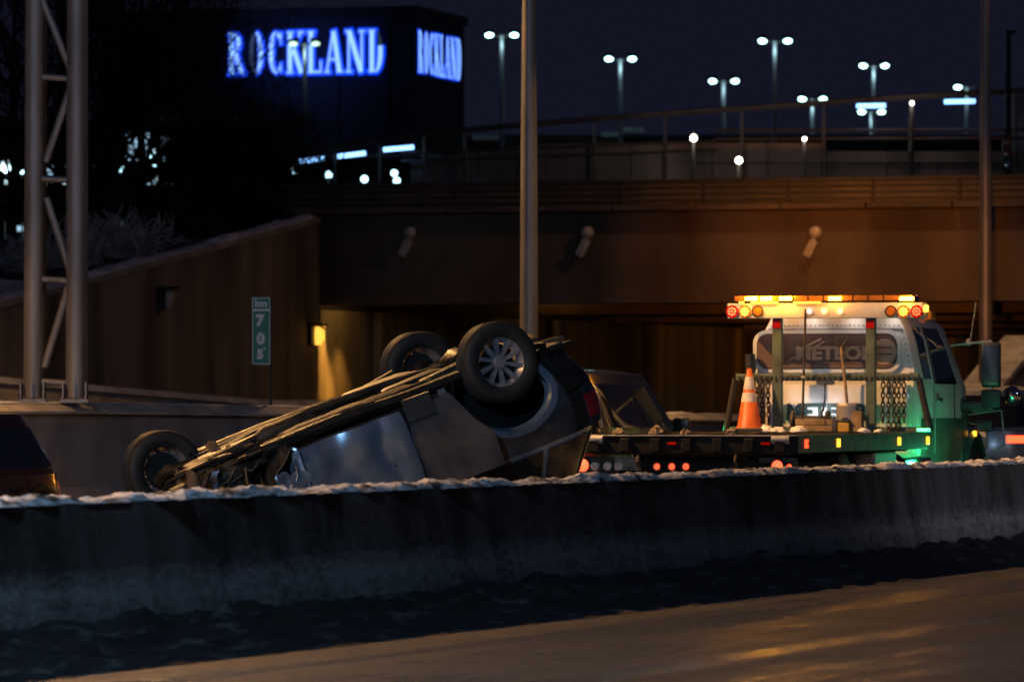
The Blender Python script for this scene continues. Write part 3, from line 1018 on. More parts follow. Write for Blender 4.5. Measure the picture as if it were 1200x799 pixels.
# snow bank showing over the bridge rail
o = stuff(MB().grid(lambda a, b: Vector((at(480 + 260 * a, 0, 150).x, 150 + 1.6 * b, 6.5 + .62 * math.sin(PI * b) * (.75 + .5 * noise.fractal(Vector((a * 40, b, 2)), .7, 2, 4)))), 160, 6).build('snow_bank', M['snowclean'], smooth=60))
tag(o, 'long pale snow bank lying behind the bridge rail', 'snow bank')

# sign post and pale panel at the far right edge
t = empty('signal_mast', (at(1182, 0, 150).x, 150, 5.9))
tag(t, 'dark signal mast standing at the far right above the bridge', 'signal mast')
h = CAMZ + (473 - 38) / FPX * 150 - 5.9
mb = MB(); mb.tube([(0, 0, 0), (0, 0, h)], [.10, .07], 10); mb.build('pole', M['darksteel'], t, smooth=50)
mb = MB(); mb.bbox((.05, -.08, h), (.28, .2, .1), .03); mb.build('cap', M['darksteel'], t)
mb = MB(); mb.bbox((-.05, -.16, h - 3.2), (.26, .2, .95), .03); hs = mb.build('signal_head', M['black'], t)
for k, m in ((0, 'amberlens'), (1, 'redlens'), (2, 'clearlens')):
    mb = MB(); mb.lathe([(0, -.03), (.08, -.02), (.09, .02)], 12, Matrix.Translation((-.05, -.27, h - 2.9 - .3 * k))); mb.build('signal_lens', M[m], hs, smooth=60)
p = at(1196, 145, 180)
t = empty('pale_kiosk', (p.x + .5, p.y, 5.5))
tag(t, 'pale grey kiosk wall cut off by the right edge above the bridge', 'kiosk')
zz = CAMZ + (473 - 112) / FPX * 180 - 5.5
mb = MB(); mb.box((0, .8, zz / 2), (1.5, 1.6, zz)); mb.build('wall', M['concrete'], t)
mb = MB(); mb.box((0, .8, zz + .06), (1.7, 1.8, .11)); mb.build('roof', M['snowclean'], t)
for k in range(3):
    mb = MB(); mb.box((0, -.03, zz - .8 - k * .55), (1.2, .05, .4)); mb.build('panel', M['clearlens'], t)

# ---- trees and bushes
def branch(mb, p, d, L, r, depth, rng, up=.12, minr=.008):
    pts, rr = [p], [r]
    n = 4 if depth > 1 else 3
    q = p.copy()
    for i in range(n):
        d = (d + Vector((rng.uniform(-.22, .22), rng.uniform(-.22, .22), rng.uniform(-.1, .16) + up * .4))).normalized()
        q = q + d * (L / n)
        pts.append(q.copy()); rr.append(max(minr, r * (1 - .55 * (i + 1) / n)))
    mb.tube(pts, rr, 6 if r > .06 else 3, cap=False)
    if depth <= 0: return
    k = rng.randint(3, 5)
    for j in range(k):
        i = rng.randint(1, n)
        a = rng.uniform(0, 2 * PI)
        side = d.orthogonal().normalized()
        side = Matrix.Rotation(a, 3, d) @ side
        nd = (d * rng.uniform(.35, .9) + side * rng.uniform(.6, 1.0) + Vector((0, 0, up))).normalized()
        branch(mb, pts[i], nd, L * rng.uniform(.5, .75), rr[i] * .62, depth - 1, rng, up, minr)


def bare_tree(px, Y, h, seed, label):
    rng = random.Random(seed)
    x = at(px, 0, Y).x
    pr = Vector((x, Y, 0)) - P0
    s, v = pr.dot(DS), pr.dot(DN)
    t = empty('bare_tree', (x, Y, ground_z(s, v) - .1))
    tag(t, label, 'tree', 'bare trees behind the retaining wall')
    mb = MB()
    trunk = [Vector((0, 0, 0))]
    for i in range(6):
        trunk.append(trunk[-1] + Vector((rng.uniform(-.12, .12), rng.uniform(-.12, .12), h * .75 / 6)))
    rr = [.17 * (1 - .12 * i) for i in range(7)]
    mb.tube(trunk, rr, 8)
    mb.build('trunk', M['bark'], t, smooth=60)
    cr = MB()
    for i in range(1, 7):
        for j in range(4 if i < 6 else 6):
            a = rng.uniform(0, 2 * PI)
            nd = Vector((math.cos(a), math.sin(a), rng.uniform(.3, 1.1))).normalized()
            branch(cr, trunk[i], nd, h * rng.uniform(.22, .36), rr[i] * .55, 2 if px < 100 else 3, rng, minr=.011)
    cr.build('crown', M['bark'], t)
TREES = [(70, 150, 11.5, 'bare tree standing behind the right leg of the lattice tower'), (118, 158, 12.5, 'bare tree left of the lit shop windows'),
         (135, 150, 11, 'bare tree in front of the lit shop windows'), (160, 162, 11, 'tall bare tree between the shop windows and the mall letters'),
         (244, 152, 3.6, 'bare tree just left of the blue mall letters'), (292, 164, 4.2, 'shorter bare tree below the first mall letters'),
         (326, 158, 3.8, 'smallest bare tree left of the blue tube lights'), (15, 155, 9.5, 'bare tree at the far left edge'), (190, 175, 8.5, 'bare tree farthest back left of the mall letters')]
for i, (px, Y, h, lb) in enumerate(TREES):
    bare_tree(px, Y, h, 100 + i, lb)


def bush(px, py, Y, w, h, seed, label):
    rng = random.Random(seed)
    p = at(px, py, Y)
    t = empty('snowy_bush', p)
    tag(t, label, 'bush', 'snowy bushes above the retaining wall')
    mb = MB(); br = MB()
    for j in range(26):
        a = rng.uniform(0, 2 * PI)
        nd = Vector((math.cos(a) * w, math.sin(a) * w * .6, h * rng.uniform(.5, 1.2))).normalized()
        branch(mb, Vector((rng.uniform(-.2, .2), 0, 0)), nd, h * rng.uniform(.55, .95), .02, 2, rng, minr=.014)
    br.tube([(0, 0, -1.2), (0, 0, .2)], .06, 6); br.build('stem', M['bark'], t)
    mb.build('crown', M['frost'], t)
bush(128, 318, 128, 1.3, 1.1, 5, 'frosted bush right of the lattice tower above the wall')
bush(62, 322, 126, 1.1, .8, 6, 'frosted bush seen between the legs of the lattice tower')
bush(155, 308, 131, .9, .8, 8, 'small frosted bush farthest right above the wall')
bush(20, 320, 125, 1.0, .6, 9, 'low frosted bush left of the lattice tower')

# ================================================================== POSTS ON THE MEDIAN
def street_light(s, label, name='street_light', power=2900, h=10.8):
    z0 = mtop(s - 38.2) + .07
    t = road_root(name, s, 16.1, z0)
    tag(t, label, 'street light', 'tall street lights on the median wall')
    mb = MB(); mb.tube([(0, 0, .05), (0, 0, h * .4), (0, 0, h - z0)], [.155, .135, .085], 20); mb.build('pole', M['steel'], t, smooth=50)
    mb = MB(); mb.bbox((0, 0, .025), (.36, .30, .05), .01); mb.build('base_plate', M['steel'], t)
    for k in range(4):
        mb = MB(); mb.cyl(((-1) ** k * .14, (1 if k < 2 else -1) * .11, .05), ((-1) ** k * .14, (1 if k < 2 else -1) * .11, .11), .018, n=6); mb.build('bolt', M['darksteel'], t)
    for sg in (-1, 1):
        mb = MB(); mb.tube([(0, 0, h - z0 - .2), (0, sg * .6, h - z0 + .3), (0, sg * 2.0, h - z0 + .5)], .045, 8); mb.build('arm', M['steel'], t, smooth=50)
        mb = MB(); mb.bbox((0, sg * 2.35, h - z0 + .5), (.34, .85, .16), .06); hd = mb.build('lamp_head', M['steel'], t)
        mb = MB(); mb.bbox((0, sg * 2.4, h - z0 + .405), (.26, .55, .04), .015); mb.build('lens', M['sodium'], hd)
        lamp('lamp_light', 'AREA', (0, sg * 2.4, h - z0 + .37), SODIUM, power * ((1.9 if sg < 0 else 1.5) if s < 50 else (1.5 if s < 80 and sg > 0 else 1)), t, .3, target=(0, sg * 2.4 + (-4.2 if sg < 0 else 2.0), h - z0 - 6), spread=R_(125))
SL0 = s_at(620, 16.1); SL1 = s_at(1155, 16.1)
street_light(SL0, 'tall grey lamp post rising behind the overturned car', power=1500)
street_light(SL1, 'tall lamp post at the right behind the tow truck mirror', power=160)
street_light(SL0 - (SL1 - SL0), 'tall lamp post on the median wall left of the picture')
street_light(SL0 - 2 * (SL1 - SL0), 'nearest tall lamp post on the median wall far left of the picture')

# added cool fill lamps on posts, unseen on the near verge
def verge_fill_light(x, y, ax, ay, power, col, target, label):
    t = empty('verge_fill_light', (x, y, 0))
    tag(t, label, 'street light', 'added cool fill lights on the near verge')
    mb = MB(); mb.tube([(0, 0, 0), (0, 0, 9)], [.11, .07], 14); mb.build('pole', M['steel'], t, smooth=50)
    mb = MB(); mb.tube([(0, 0, 8.9), (.4 * ax, .4 * ay, 9.25), (ax, ay, 9.35)], .04, 8); mb.build('arm', M['steel'], t, smooth=50)
    mb = MB(); mb.bbox((ax * 1.15, ay * 1.15, 9.34), (.6, .6, .12), .04); mb.build('lamp_head', M['steel'], t)
    mb = MB(); mb.box((ax * 1.15, ay * 1.15, 9.27), (.4, .4, .02)); mb.build('lens', M['led'], t)
    lamp('lamp_light', 'SPOT', (ax * 1.15, ay * 1.15, 9.24), col, power, t, .25, target=target, spot=R_(100), blend=.7)
verge_fill_light(-9.0, 21.0, 1.6, 1.4, 11000, (0.38, 0.67, 1.0), (6.5, 26, 2), 'added cool fill lamp post on the near verge left of the picture')
verge_fill_light(19.5, 46.5, -1.8, .6, 3000, (0.86, 0.84, 1.0), (-18, 30, 2), 'added cool fill lamp post on the near verge right of the picture')

# ---- lattice tower
s_t = (s_at(39, 16.1) + s_at(88, 16.1)) / 2
z0 = mtop(s_t - 38.2) + .07
base = RD(s_t, 16.1)
t = empty('lattice_tower', (base.x, base.y, z0))
tag(t, 'grey steel lattice tower of two pipes standing on the median wall', 'gantry tower')
kk = base.y / FPX
def tl(px, py, dy=0): return Vector(((px - 600) * kk - base.x, dy, CAMZ + (473 - py) * kk - z0))
def lean(x0, x1, py): return x0 + (x1 - x0) * (470 - py) / 470
for x0, x1 in ((38.5, 40.5), (88, 89)):
    top = tl(x1 - .8, -110)
    for dy in (0, .62):
        mb = MB(); mb.tube([tl(x0, 466, dy), Vector((top.x, dy, top.z))], [.125, .115], 18); mb.build('chord_pipe', M['steel'], t, smooth=50)
    b = tl(x0, 470)
    mb = MB(); mb.bbox((b.x, 0, .025), (.38, .3, .05), .01); mb.build('base_plate', M['steel'], t)
    for k in range(3):
        mb = MB(); mb.box((b.x + (k - 1) * .15, -.05, .16), (.02, .24, .22)); mb.build('gusset', M['steel'], t)
    for k in (-1, 1):
        mb = MB(); mb.cyl((b.x + k * .16, -.11, .05), (b.x + k * .16, -.11, .13), .025, n=6); mb.build('bolt', M['darksteel'], t)
for a, b_ in (((49, 0), (84, 86)), ((84, 98), (53, 190)), ((54, 232), (82, 318)), ((82, 330), (52, 430)), ((82, -100), (50, -12))):
    mb = MB(); mb.tube([tl(*a), tl(*b_)], .05, 10); mb.build('diagonal_brace', M['steel'], t, smooth=50)
for y in (91, 210, 328, 448, -5):
    mb = MB(); mb.tube([tl(42, y - 1.5), tl(86, y + 1.5)], .045, 10); mb.build('cross_brace', M['steel'], t, smooth=50)
    for x in (39, 88):
        q = tl(x, y)
        mb = MB(); mb.tube([(q.x, 0, q.z), (q.x, .62, q.z)], .04, 8); mb.build('cross_brace', M['steel'], t, smooth=50)

# ---- kilometre sign
s_k = s_at(317, 16.1)
z0 = mtop(s_k - 38.2) + .07
base = RD(s_k, 16.1)
t = empty('kilometre_sign', (base.x, base.y, z0))
tag(t, 'narrow green kilometre sign reading km 70.5 on a thin post', 'road sign')
kk = base.y / FPX
def ks(px, py, d=0): return Vector(((px - 600) * kk - base.x, d, CAMZ + (473 - py) * kk - z0))
mb = MB(); a = ks(317, 348); mb.box((a.x, .03, (a.z - .06) / 2 + .0), (.035, .035, a.z + .0)); mb.build('post', M['darksteel'], t)
A, B = ks(295.5, 348.5), ks(316.5, 427)
def plate(x0, z1, x1, z0_, y, th, m, name):
    mb = MB(); mb.bbox(((x0 + x1) / 2, y, (z0_ + z1) / 2), (x1 - x0, th, z1 - z0_), .004); return mb.build(name, m, t)
plate(A.x, A.z, B.x, B.z, 0, .012, M['signwhite'], 'sign_border')
e = 1.1 * kk
plate(A.x + e, ks(0, 364.5).z, B.x - e, B.z + e, -.006, .012, M['signgreen'], 'sign_panel')
plate(A.x + e, A.z - e, B.x - e, ks(0, 362).z, -.006, .012, M['signgreen'], 'sign_panel')
mb = MB()
for px in (306, ): pass
for body, cx, cy, size, bold in (('km', 305.8, 355.8, 11.8, .005), ('7', 304.5, 376, 17.5, .013), ('0', 305.5, 397.5, 17.5, .013), ('5', 305.0, 415.5, 14.5, .012), ('.', 310.5, 404.5, 15, .004)):
    c = ks(cx, cy)
    tm = text_mesh(body, size * kk, lambda a, b, d, c=c: Vector((c.x + a, -.0145 - d, c.z + b)), .003, bold)
    tm.build('lettering', M['signwhite'], t)

# ================================================================== CARS
def lerp(a, b, t): return a + (b - a) * t
def clamp(x, a, b): return max(a, min(b, x))
def interp(tab, x):
    if x <= tab[0][0]: return tab[0][1]
    for (a, b), (c, d) in zip(tab, tab[1:]):
        if x <= c: return b + (d - b) * (x - a) / (c - a)
    return tab[-1][1]


class Car:
    def __init__(s, L=4.55, W=1.84, H=1.68, wb=2.7, r=.35, roof_front=.25, roof_rear=-1.75, cowl=1.05, tail=-2.12, nose=.80, sill=.27, belt=None, ra=None, lh=.28, rk=.05):
        s.L, s.W, s.H, s.r = L, W, H, r
        s.xa = (wb / 2, -wb / 2)
        s.lh = lh
        s.rk = rk
        s.ra = r + (.075 if ra is None else ra)
        s.belt = belt or H * .61
        s.rf, s.rr, s.cowl, s.tail, s.nose, s.sill = roof_front, roof_rear, cowl, tail, nose, sill

    def vf(s, z):
        return interp([(0.15, .93), (s.sill, .965), (.55, 1.0), (.75, .995), (s.belt, .955), (s.H - .12, .74), (s.H, .66)], z)

    def zb(s, x):
        if x > s.cowl:
            k = (x - s.cowl) / (s.L / 2 - s.cowl)
            return lerp(s.belt, s.nose, k ** 1.4)
        return s.belt

    def zl(s, x):
        z = s.sill
        for xa in s.xa:
            d = abs(x - xa)
            if d < s.ra: z = max(z, s.r + math.sqrt(s.ra ** 2 - d * d))
        return z

    def body(s, x, z, off=0, side=1):
        u = clamp(x / (s.L / 2), -1, 1)
        y = s.W / 2 * (1 - abs(u) ** 9) ** (1 / 2.3) * s.vf(z)
        rake = 1 - .05 * ((z - .55) / .5) ** 2 if x > 0 else 1 - s.rk * (max(0, .8 - z) / .5) ** 2 - .04 * (max(0, z - .8) / .5) ** 2
        xx = x * rake
        n = Vector((abs(u) ** 8 * (1 if u > 0 else -1) * 1.4, 1 - abs(u) ** 10 * .7, 0)).normalized()
        return Vector((xx + n.x * off, side * (y + n.y * off), z))

    def house(s, t, z, off=0, side=1):
        k = clamp((z - s.belt) / (s.H - .07 - s.belt), 0, 1.1)
        xf, xr = lerp(s.cowl, s.rf, k), lerp(s.tail, s.rr, k)
        c, h = (xf + xr) / 2, (xf - xr) / 2
        u = math.sin(clamp(t, -1, 1) * PI / 2)
        y = s.W / 2 * s.vf(z) * (1 - abs(u) ** 10) ** (1 / 2.6)
        n = Vector((abs(u) ** 9 * (1 if u > 0 else -1) * 1.2, 1 - abs(u) ** 10 * .8, .25)).normalized()
        return Vector((c + h * u + n.x * off, side * (y + n.y * off), z + n.z * off))

    def tt(s, x):
        return math.asin(clamp(x / (s.L / 2), -1, 1)) * 2 / PI

    def patch(s, mb, x0, x1, zlo, zhi, off=.008, side=1, nx=20, nz=8, thick=.03, fnc=None):
        f = fnc or s.body
        t0, t1 = s.tt(x0), s.tt(x1)
        P, Q = [], []
        for i in range(nx + 1):
            if fnc is None:
                x = s.L / 2 * math.sin(lerp(t0, t1, i / nx) * PI / 2)
            else:
                x = lerp(x0, x1, i / nx)
            a = zlo(x) if callable(zlo) else zlo
            b = zhi(x) if callable(zhi) else zhi
            b = max(b, a + .004)
            for j in range(nz + 1):
                z = lerp(a, b, j / nz)
                P.append(f(x, z, off, side)); Q.append(f(x, z, off - thick, side))
        N = nz + 1
        fs = []
        n = len(P)
        for i in range(nx):
            for j in range(nz):
                a = i * N + j
                fs.append((a, a + N, a + N + 1, a + 1))
                fs.append((n + a, n + a + 1, n + a + N + 1, n + a + N))
        rim = [i * N for i in range(nx + 1)] + [nx * N + j for j in range(1, N)] + [i * N + nz for i in range(nx - 1, -1, -1)] + [j for j in range(nz - 1, 0, -1)]
        for a, b in zip(rim, rim[1:] + rim[:1]):
            fs.append((a, b, b + n, a + n))
        mb.add(P + Q, fs)
        return mb


def wheel(parent, loc, r, w, side, mrim, spokes=10, mtx=None, name='wheel', backface=False):
    """wheel with tyre, rim and spokes; axis along local Y, outer face towards side*Y"""
    T = Matrix.Translation(loc) if mtx is None else mtx
    F = Matrix.Diagonal((1, side, 1, 1))
    TF = T @ F
    h = w / 2
    rr = r * .64
    mb = MB()
    prof = [(rr - .012, -h * .8), (rr + .02, -h), (r * .86, -h * 1.04), (r * .95, -h * .92), (r, -h * .68), (r, h * .68), (r * .95, h * .92), (r * .86, h * 1.04), (rr + .02, h), (rr - .012, h * .8)]
    mb.lathe(prof, 44, TF, closed=False)
    ty = mb.build(name, M['rubber'], parent, smooth=40)
    # tread grooves as raised ribs
    mb = MB()
    for y in (-.5, -.18, .18, .5):
        mb.lathe([(r - .002, y * h - .010), (r + .006, y * h - .006), (r + .006, y * h + .006), (r - .002, y * h + .010)], 44, TF)
    mb.build('tread_rib', M['rubber'], ty, smooth=40)
    mb = MB()
    mb.lathe([(rr - .014, -h * .85), (rr - .03, -h * .3), (rr - .05, h * .2), (rr - .02, h * .62), (rr + .004, h * .78), (rr + .012, h * .92)], 44, TF)
    mb.build('rim', mrim, ty, smooth=40)
    mb = MB()
    yf = h * .58
    for k in range(spokes):
        a = 2 * PI * k / spokes + .15
        c, s_ = math.cos(a), math.sin(a)
        def q(rad, tw, y): return TF @ Vector((rad * c - tw * s_, y, rad * s_ + tw * c))
        w0, w1 = .014, .019
        pts = [q(.05, -w0, yf - .01), q(.05, w0, yf - .01), q(rr - .008, w1, yf + .012), q(rr - .008, -w1, yf + .012),
               q(.05, -w0 * 1.2, yf - .05), q(.05, w0 * 1.2, yf - .05), q(rr - .02, w1 * 1.2, yf - .03), q(rr - .02, -w1 * 1.2, yf - .03)]
        mb.add(pts, [(0, 1, 2, 3), (7, 6, 5, 4), (0, 4, 5, 1), (1, 5, 6, 2), (2, 6, 7, 3), (3, 7, 4, 0)])
    mb.build('spokes', mrim, ty)
    mb = MB(); mb.lathe([(0, yf + .012), (.05, yf + .008), (.068, yf - .02), (.068, yf - .06)], 16, TF); mb.build('hub', mrim, ty, smooth=40)
    mb = MB(); mb.lathe([(0.0, -h * .15), (rr * .72, -h * .15), (rr * .72, -h * .02), (0, -h * .02)], 20, TF); mb.build('brake_disc', M['darksteel'], ty, smooth=30)
    return ty


def build_car(t, C, paint, mats=None, skip=(), lamps=('redlens', 'clearlens'), plate=True, rim='alloy', cladding=True, wheels=True, dirty_glass=None):
    """all the parts of one road car under the Empty t; returns a dict of parts"""
    out = {}
    mats = mats or {}
    half = C.L / 2
    gm = dirty_glass or M['glass']
    def both(fn):
        mb = MB()
        for sd in (1, -1): fn(mb, sd)
        return mb
    # dark shell
    mb = both(lambda m, sd: C.patch(m, -half, half, lambda x: C.zl(x) + .004, lambda x: C.zb(x), -.012, sd, 64, 8, .04))
    out['shell'] = mb.build('body_shell', M['black'], t, smooth=40)
    xf, xr, ra = C.xa[0], C.xa[1], C.ra
    cl = .62 * C.H * .5 + .07
    zlo = lambda x: C.zl(x) + (.05 if abs(x - xf) < ra + .05 or abs(x - xr) < ra + .05 else .13)
    zarch = lambda x: max(C.sill + (.14 if cladding else .02), C.zl(x) + (.055 if abs(abs(x) - abs(xf)) < ra + .1 else 0) if C.zl(x) > C.sill + .001 else C.sill + (.14 if cladding else .02))
    panels = [('front_fender', xf - ra - .06, xf + ra + .02, zarch, lambda x: C.zb(x) - .012),
              ('front_door', xf - ra - 1.06, xf - ra - .078, zarch, lambda x: C.zb(x) - .012),
              ('rear_door', xr + ra - .14, xf - ra - 1.078, zarch, lambda x: C.zb(x) - .012),
              ('rear_quarter', xr - ra - .04, xr + ra - .158, zarch, lambda x: C.zb(x) - .012)]
    for sd in (1, -1):
        for name, a, b, lo, hi in panels:
            if (name, sd) in skip: continue
            mb = MB(); C.patch(mb, a, b, lo, hi, .008, sd, 30, 12, .03)
            o = mb.build(name, mats.get(name, paint), t, smooth=35)
            out[(name, sd)] = o
            if 'door' in name:
                mb = MB(); xx = a + .12
                p, q = C.body(xx, C.belt - .13, .03, sd), C.body(xx + .2, C.belt - .13, .03, sd)
                mb.tube([C.body(xx, C.belt - .13, .008, sd), p, q, C.body(xx + .2, C.belt - .13, .008, sd)], .016, 6)
                mb.build('handle', mats.get(name, paint), o, smooth=50)
        # wheel arch trim and liner
        for xa in C.xa:
            mb = MB()
            ring = []
            for i in range(25):
                a = -.28 + (PI + .56) * i / 24
                row = []
                for rad, off in ((C.ra - .035, -.05), (C.ra - .005, .012), (C.ra + .05, .014), (C.ra + .06, -.01)):
                    x, z = xa + rad * math.cos(a), C.r + rad * math.sin(a)
                    row.append(C.body(x, max(z, C.sill - .02), off, sd))
                ring.append(row)
            mb.loft(ring, close=False, cap=False)
            out[('arch', xa, sd)] = mb.build('wheel_arch', mats.get('arch', M['black'] if cladding else paint), t, smooth=50)
            mb = MB()
            pts = [[Vector((xa + (C.ra + .01) * math.cos(a), sd * y, C.r + (C.ra + .01) * math.sin(a))) for a in [-.3 + (PI + .6) * i / 20 for i in range(21)]] for y in (C.W / 2 * .93, C.W / 2 - .32)]
            mb.loft(pts, close=False, cap=False)
            n0 = len(mb.v)
            mb.add([Vector((xa, sd * (C.W / 2 - .32), C.r))] + pts[1], [(0, i + 1, i + 2) for i in range(20)])
            mb.build('arch_liner', M['matte'], t, smooth=40)
        if cladding:
            mb = MB(); C.patch(mb, xr + ra + .05, xf - ra - .05, C.sill - .04, C.sill + .13, .016, sd, 12, 4, .05); mb.build('sill_cladding', mats.get('cladding', M['black']), t, smooth=40)
        # lamps
        mb = MB(); C.patch(mb, -half * .968, -half * .86, C.belt - C.lh, C.belt - .08, .014, sd, 10, 4, .04); out[('tail', sd)] = mb.build('tail_lamp', M[lamps[0]], t, smooth=40)
        mb = MB(); C.patch(mb, half * .87, half * .965, lambda x: C.zb(x) - .20, lambda x: C.zb(x) - .05, .014, sd, 10, 4, .04); mb.build('headlamp', M[lamps[1]], t, smooth=40)
        # side glass
        for a, b in ((-.66, -.40), (-.37, .06), (.09, .50)):
            mb = MB(); C.patch(mb, a, b, C.belt + .045, C.H - .19, .012, sd, 8, 5, .012, C.house); mb.build('side_window', gm, t, smooth=40)
        # mirror
        mb = MB(); p = C.house(.60, C.belt + .06, .10, sd); mb.bbox(p, (.12, .20, .15), .04); mb.build('mirror', mats.get('mirror', paint), t, smooth=50)
    # bumpers and ends
    for name, a, b, lo, hi in (('front_bumper', xf + ra + .03, half, C.sill - .03, lambda x: C.zb(x) - .215), ('rear_bumper', -half, xr - ra - .05, C.sill - .02, .66)):
        mb = both(lambda m, sd: C.patch(m, a, b, lo, hi, .012, sd, 22, 7, .03)); out[name] = mb.build(name, mats.get(name, paint), t, smooth=40)
    mb = both(lambda m, sd: C.patch(m, -half, -half * .86, .668, lambda x: C.zb(x) - .01, .006, sd, 20, 6, .03)); out['tailgate'] = mb.build('tailgate', mats.get('tailgate', paint), t, smooth=40)
    mb = both(lambda m, sd: C.patch(m, half * .90, half, lambda x: C.zb(x) - .21, lambda x: C.zb(x) - .01, .004, sd, 16, 4, .03)); mb.build('front_grille', M['black'], t, smooth=40)
    mb = both(lambda m, sd: C.patch(m, -half, -half * .93, C.sill - .03, C.sill + .16, .022, sd, 16, 3, .03)); mb.build('bumper_valance', M['black'], t, smooth=40)
    # hood
    def hood(a, b):
        x = lerp(C.cowl, half * .975, a); v = (b - .5) * 2
        z = C.zb(x)
        p = C.body(x, z, 0)
        return Vector((p.x, p.y * v, z + .07 * (1 - v * v) - .004))
    mb = MB(); mb.grid(hood, 16, 14); out['hood'] = mb.build('hood', mats.get('hood', paint), t, smooth=40)
    # greenhouse
    mb = MB()
    nz, nt_ = 8, 60
    rings = []
    for j in range(nz + 1):
        z = lerp(C.belt - .01, C.H - .07, j / nz)
        row = [C.house(-1 + 2 * i / nt_, z, 0, 1) for i in range(nt_ + 1)] + [C.house(1 - 2 * i / nt_, z, 0, -1) for i in range(1, nt_)]
        rings.append(row)
    mb.loft(rings, cap=False)
    out['cabin'] = mb.build('cabin_frame', mats.get('cabin', paint), t, smooth=40)
    def roof(a, b):
        t_ = -1 + 2 * a; v = (b - .5) * 2
        p = C.house(t_, C.H - .07, 0)
        return Vector((p.x, p.y * v, p.z + .075 * (1 - v ** 2) * (1 - abs(math.sin(t_ * PI / 2)) ** 6) - .001))
    mb = MB(); mb.grid(roof, 30, 12); out['roof'] = mb.build('roof', mats.get('cabin', paint), t, smooth=40)
    for name, a, b in (('windscreen', .66, 1.0), ('rear_window', -1.0, -.70)):
        mb = both(lambda m, sd: C.patch(m, a, b, C.belt + .05, C.H - .15, .012, sd, 14, 6, .012, C.house)); mb.build(name, gm, t, smooth=40)
    # floor
    mb = MB(); mb.bbox((0, 0, C.sill + .02), (C.L * .86, C.W * .80, .06), .02); out['floor'] = mb.build('floor_pan', M['grimedark'], t)
    if wheels:
        for xa in C.xa:
            for sd in (1, -1):
                wheel(t, (xa, sd * (C.W / 2 - .125), C.r), C.r, .225, sd, M[rim])
    if plate:
        mb = MB(); mb.box((-half * .952 - .03, 0, .80), (.02, .5, .13)); mb.build('number_plate', M['reflective'], t)
    return out


# ---- the overturned car
C = Car(wb=2.55, tail=-2.12, ra=.12, rk=.12)
wr = empty('overturned_car')
tag(wr, 'silver grey sport utility car lying crashed upside down behind the barrier', 'car')
parts = build_car(wr, C, M['wreckpaint'], mats={'arch': M['wreckpaint'], 'rear_bumper': M['grimedark'], 'tailgate': M['wreckshade'], 'rear_quarter': M['wreckshade'], 'cladding': M['grimedark'], 'front_bumper': M['mud']},
                  skip=(('rear_door', -1),), plate=False, wheels=False, cladding=False)
wp = M['wreckpaint']
# crumpling: crushed roof and front
def nosex(p):
    xm = lerp(1.95, 1.12, clamp((p.y + .9) / 1.7, 0, 1))
    return p.x if p.x < .8 else .8 + (p.x - .8) * (xm - .8) / (2.3 - .8)
def crush(o):
    me = o.data
    for v in me.vertices:
        p = v.co
        if p.z > C.belt - .02:
            k = (p.z - C.belt)
            f = .42 if p.x > -.2 else lerp(.42, .86, clamp((-.2 - p.x) / 1.4, 0, 1))
            p.z = C.belt + k * f if k > 0 else p.z
        if p.x > .75:
            w = clamp((p.x - .75) / .9, 0, 1)
            n = Vector((noise.noise(p * 2.6), noise.noise(p * 2.6 + Vector((9, 2, 4))), noise.noise(p * 3.1 + Vector((1, 7, 3)))))
            n2 = Vector((noise.noise(p * 8), noise.noise(p * 8 + Vector((3, 8, 1))), noise.noise(p * 8 + Vector((5, 5, 9)))))
            v.co = p + n * .17 * w + n2 * .06 * w + Vector((0, 0, 0))
            v.co.x = nosex(v.co)
        elif -.9 < p.x:
            v.co = p + Vector((0, (noise.noise(p * 1.9) * .05 + abs(noise.noise(p * 2.6 + Vector((4, 4, 4)))) * -.10 + noise.noise(p * 7) * .012) * (-1 if p.y > 0 else 1) * clamp((p.x + 1.0) / .3, 0, 1), 0))
for o in kids(wr):
    if o.type == 'MESH': crush(o)
    for c in kids(o):
        if c.type == 'MESH': crush(c)
# near rear door sprung open, hinged at its front edge
xd0, xd1 = C.xa[1] + C.ra - .14, C.xa[0] - C.ra - 1.068
mb = MB(); C.patch(mb, xd0, xd1, lambda x: max(C.sill + .0, C.zl(x) + .02), C.belt - .012, .008, -1, 24, 10, .10)
hinge = Vector((xd1, C.body(xd1, .6, 0, -1).y, 0))
ROT = Matrix.Rotation(R_(17), 3, 'Z')
mb.v = [tuple(ROT @ (Vector(p) - hinge) * 1.0 + hinge + Vector((0, -.01 - .05 * max(0, noise.noise(Vector(p) * 2.5)), 0))) for p in mb.v]
od = mb.build('rear_door', M['wreckshade'], wr, smooth=35); od['label'] = 'rear door sprung open'
mb = MB()
lowx = [xd0 + .42, xd1 - .02]
q = [ROT @ (Vector((x, C.body(x, .3, 0, -1).y + dy, z)) - hinge) + hinge for x in lowx for dy, z in ((-.045, C.sill - .05), (-.055, C.sill + .14), (.05, C.sill + .14), (.05, C.sill - .05))]
mb.loft([q[:4], q[4:]]); mb.build('door_edge', M['black'], od)
# bent dark opening behind the door
mb = MB(); C.patch(mb, xd0 - .05, xd1, lambda x: C.zl(x), C.belt, -.07, -1, 16, 8, .02); mb.build('door_aperture', M['matte'], wr)
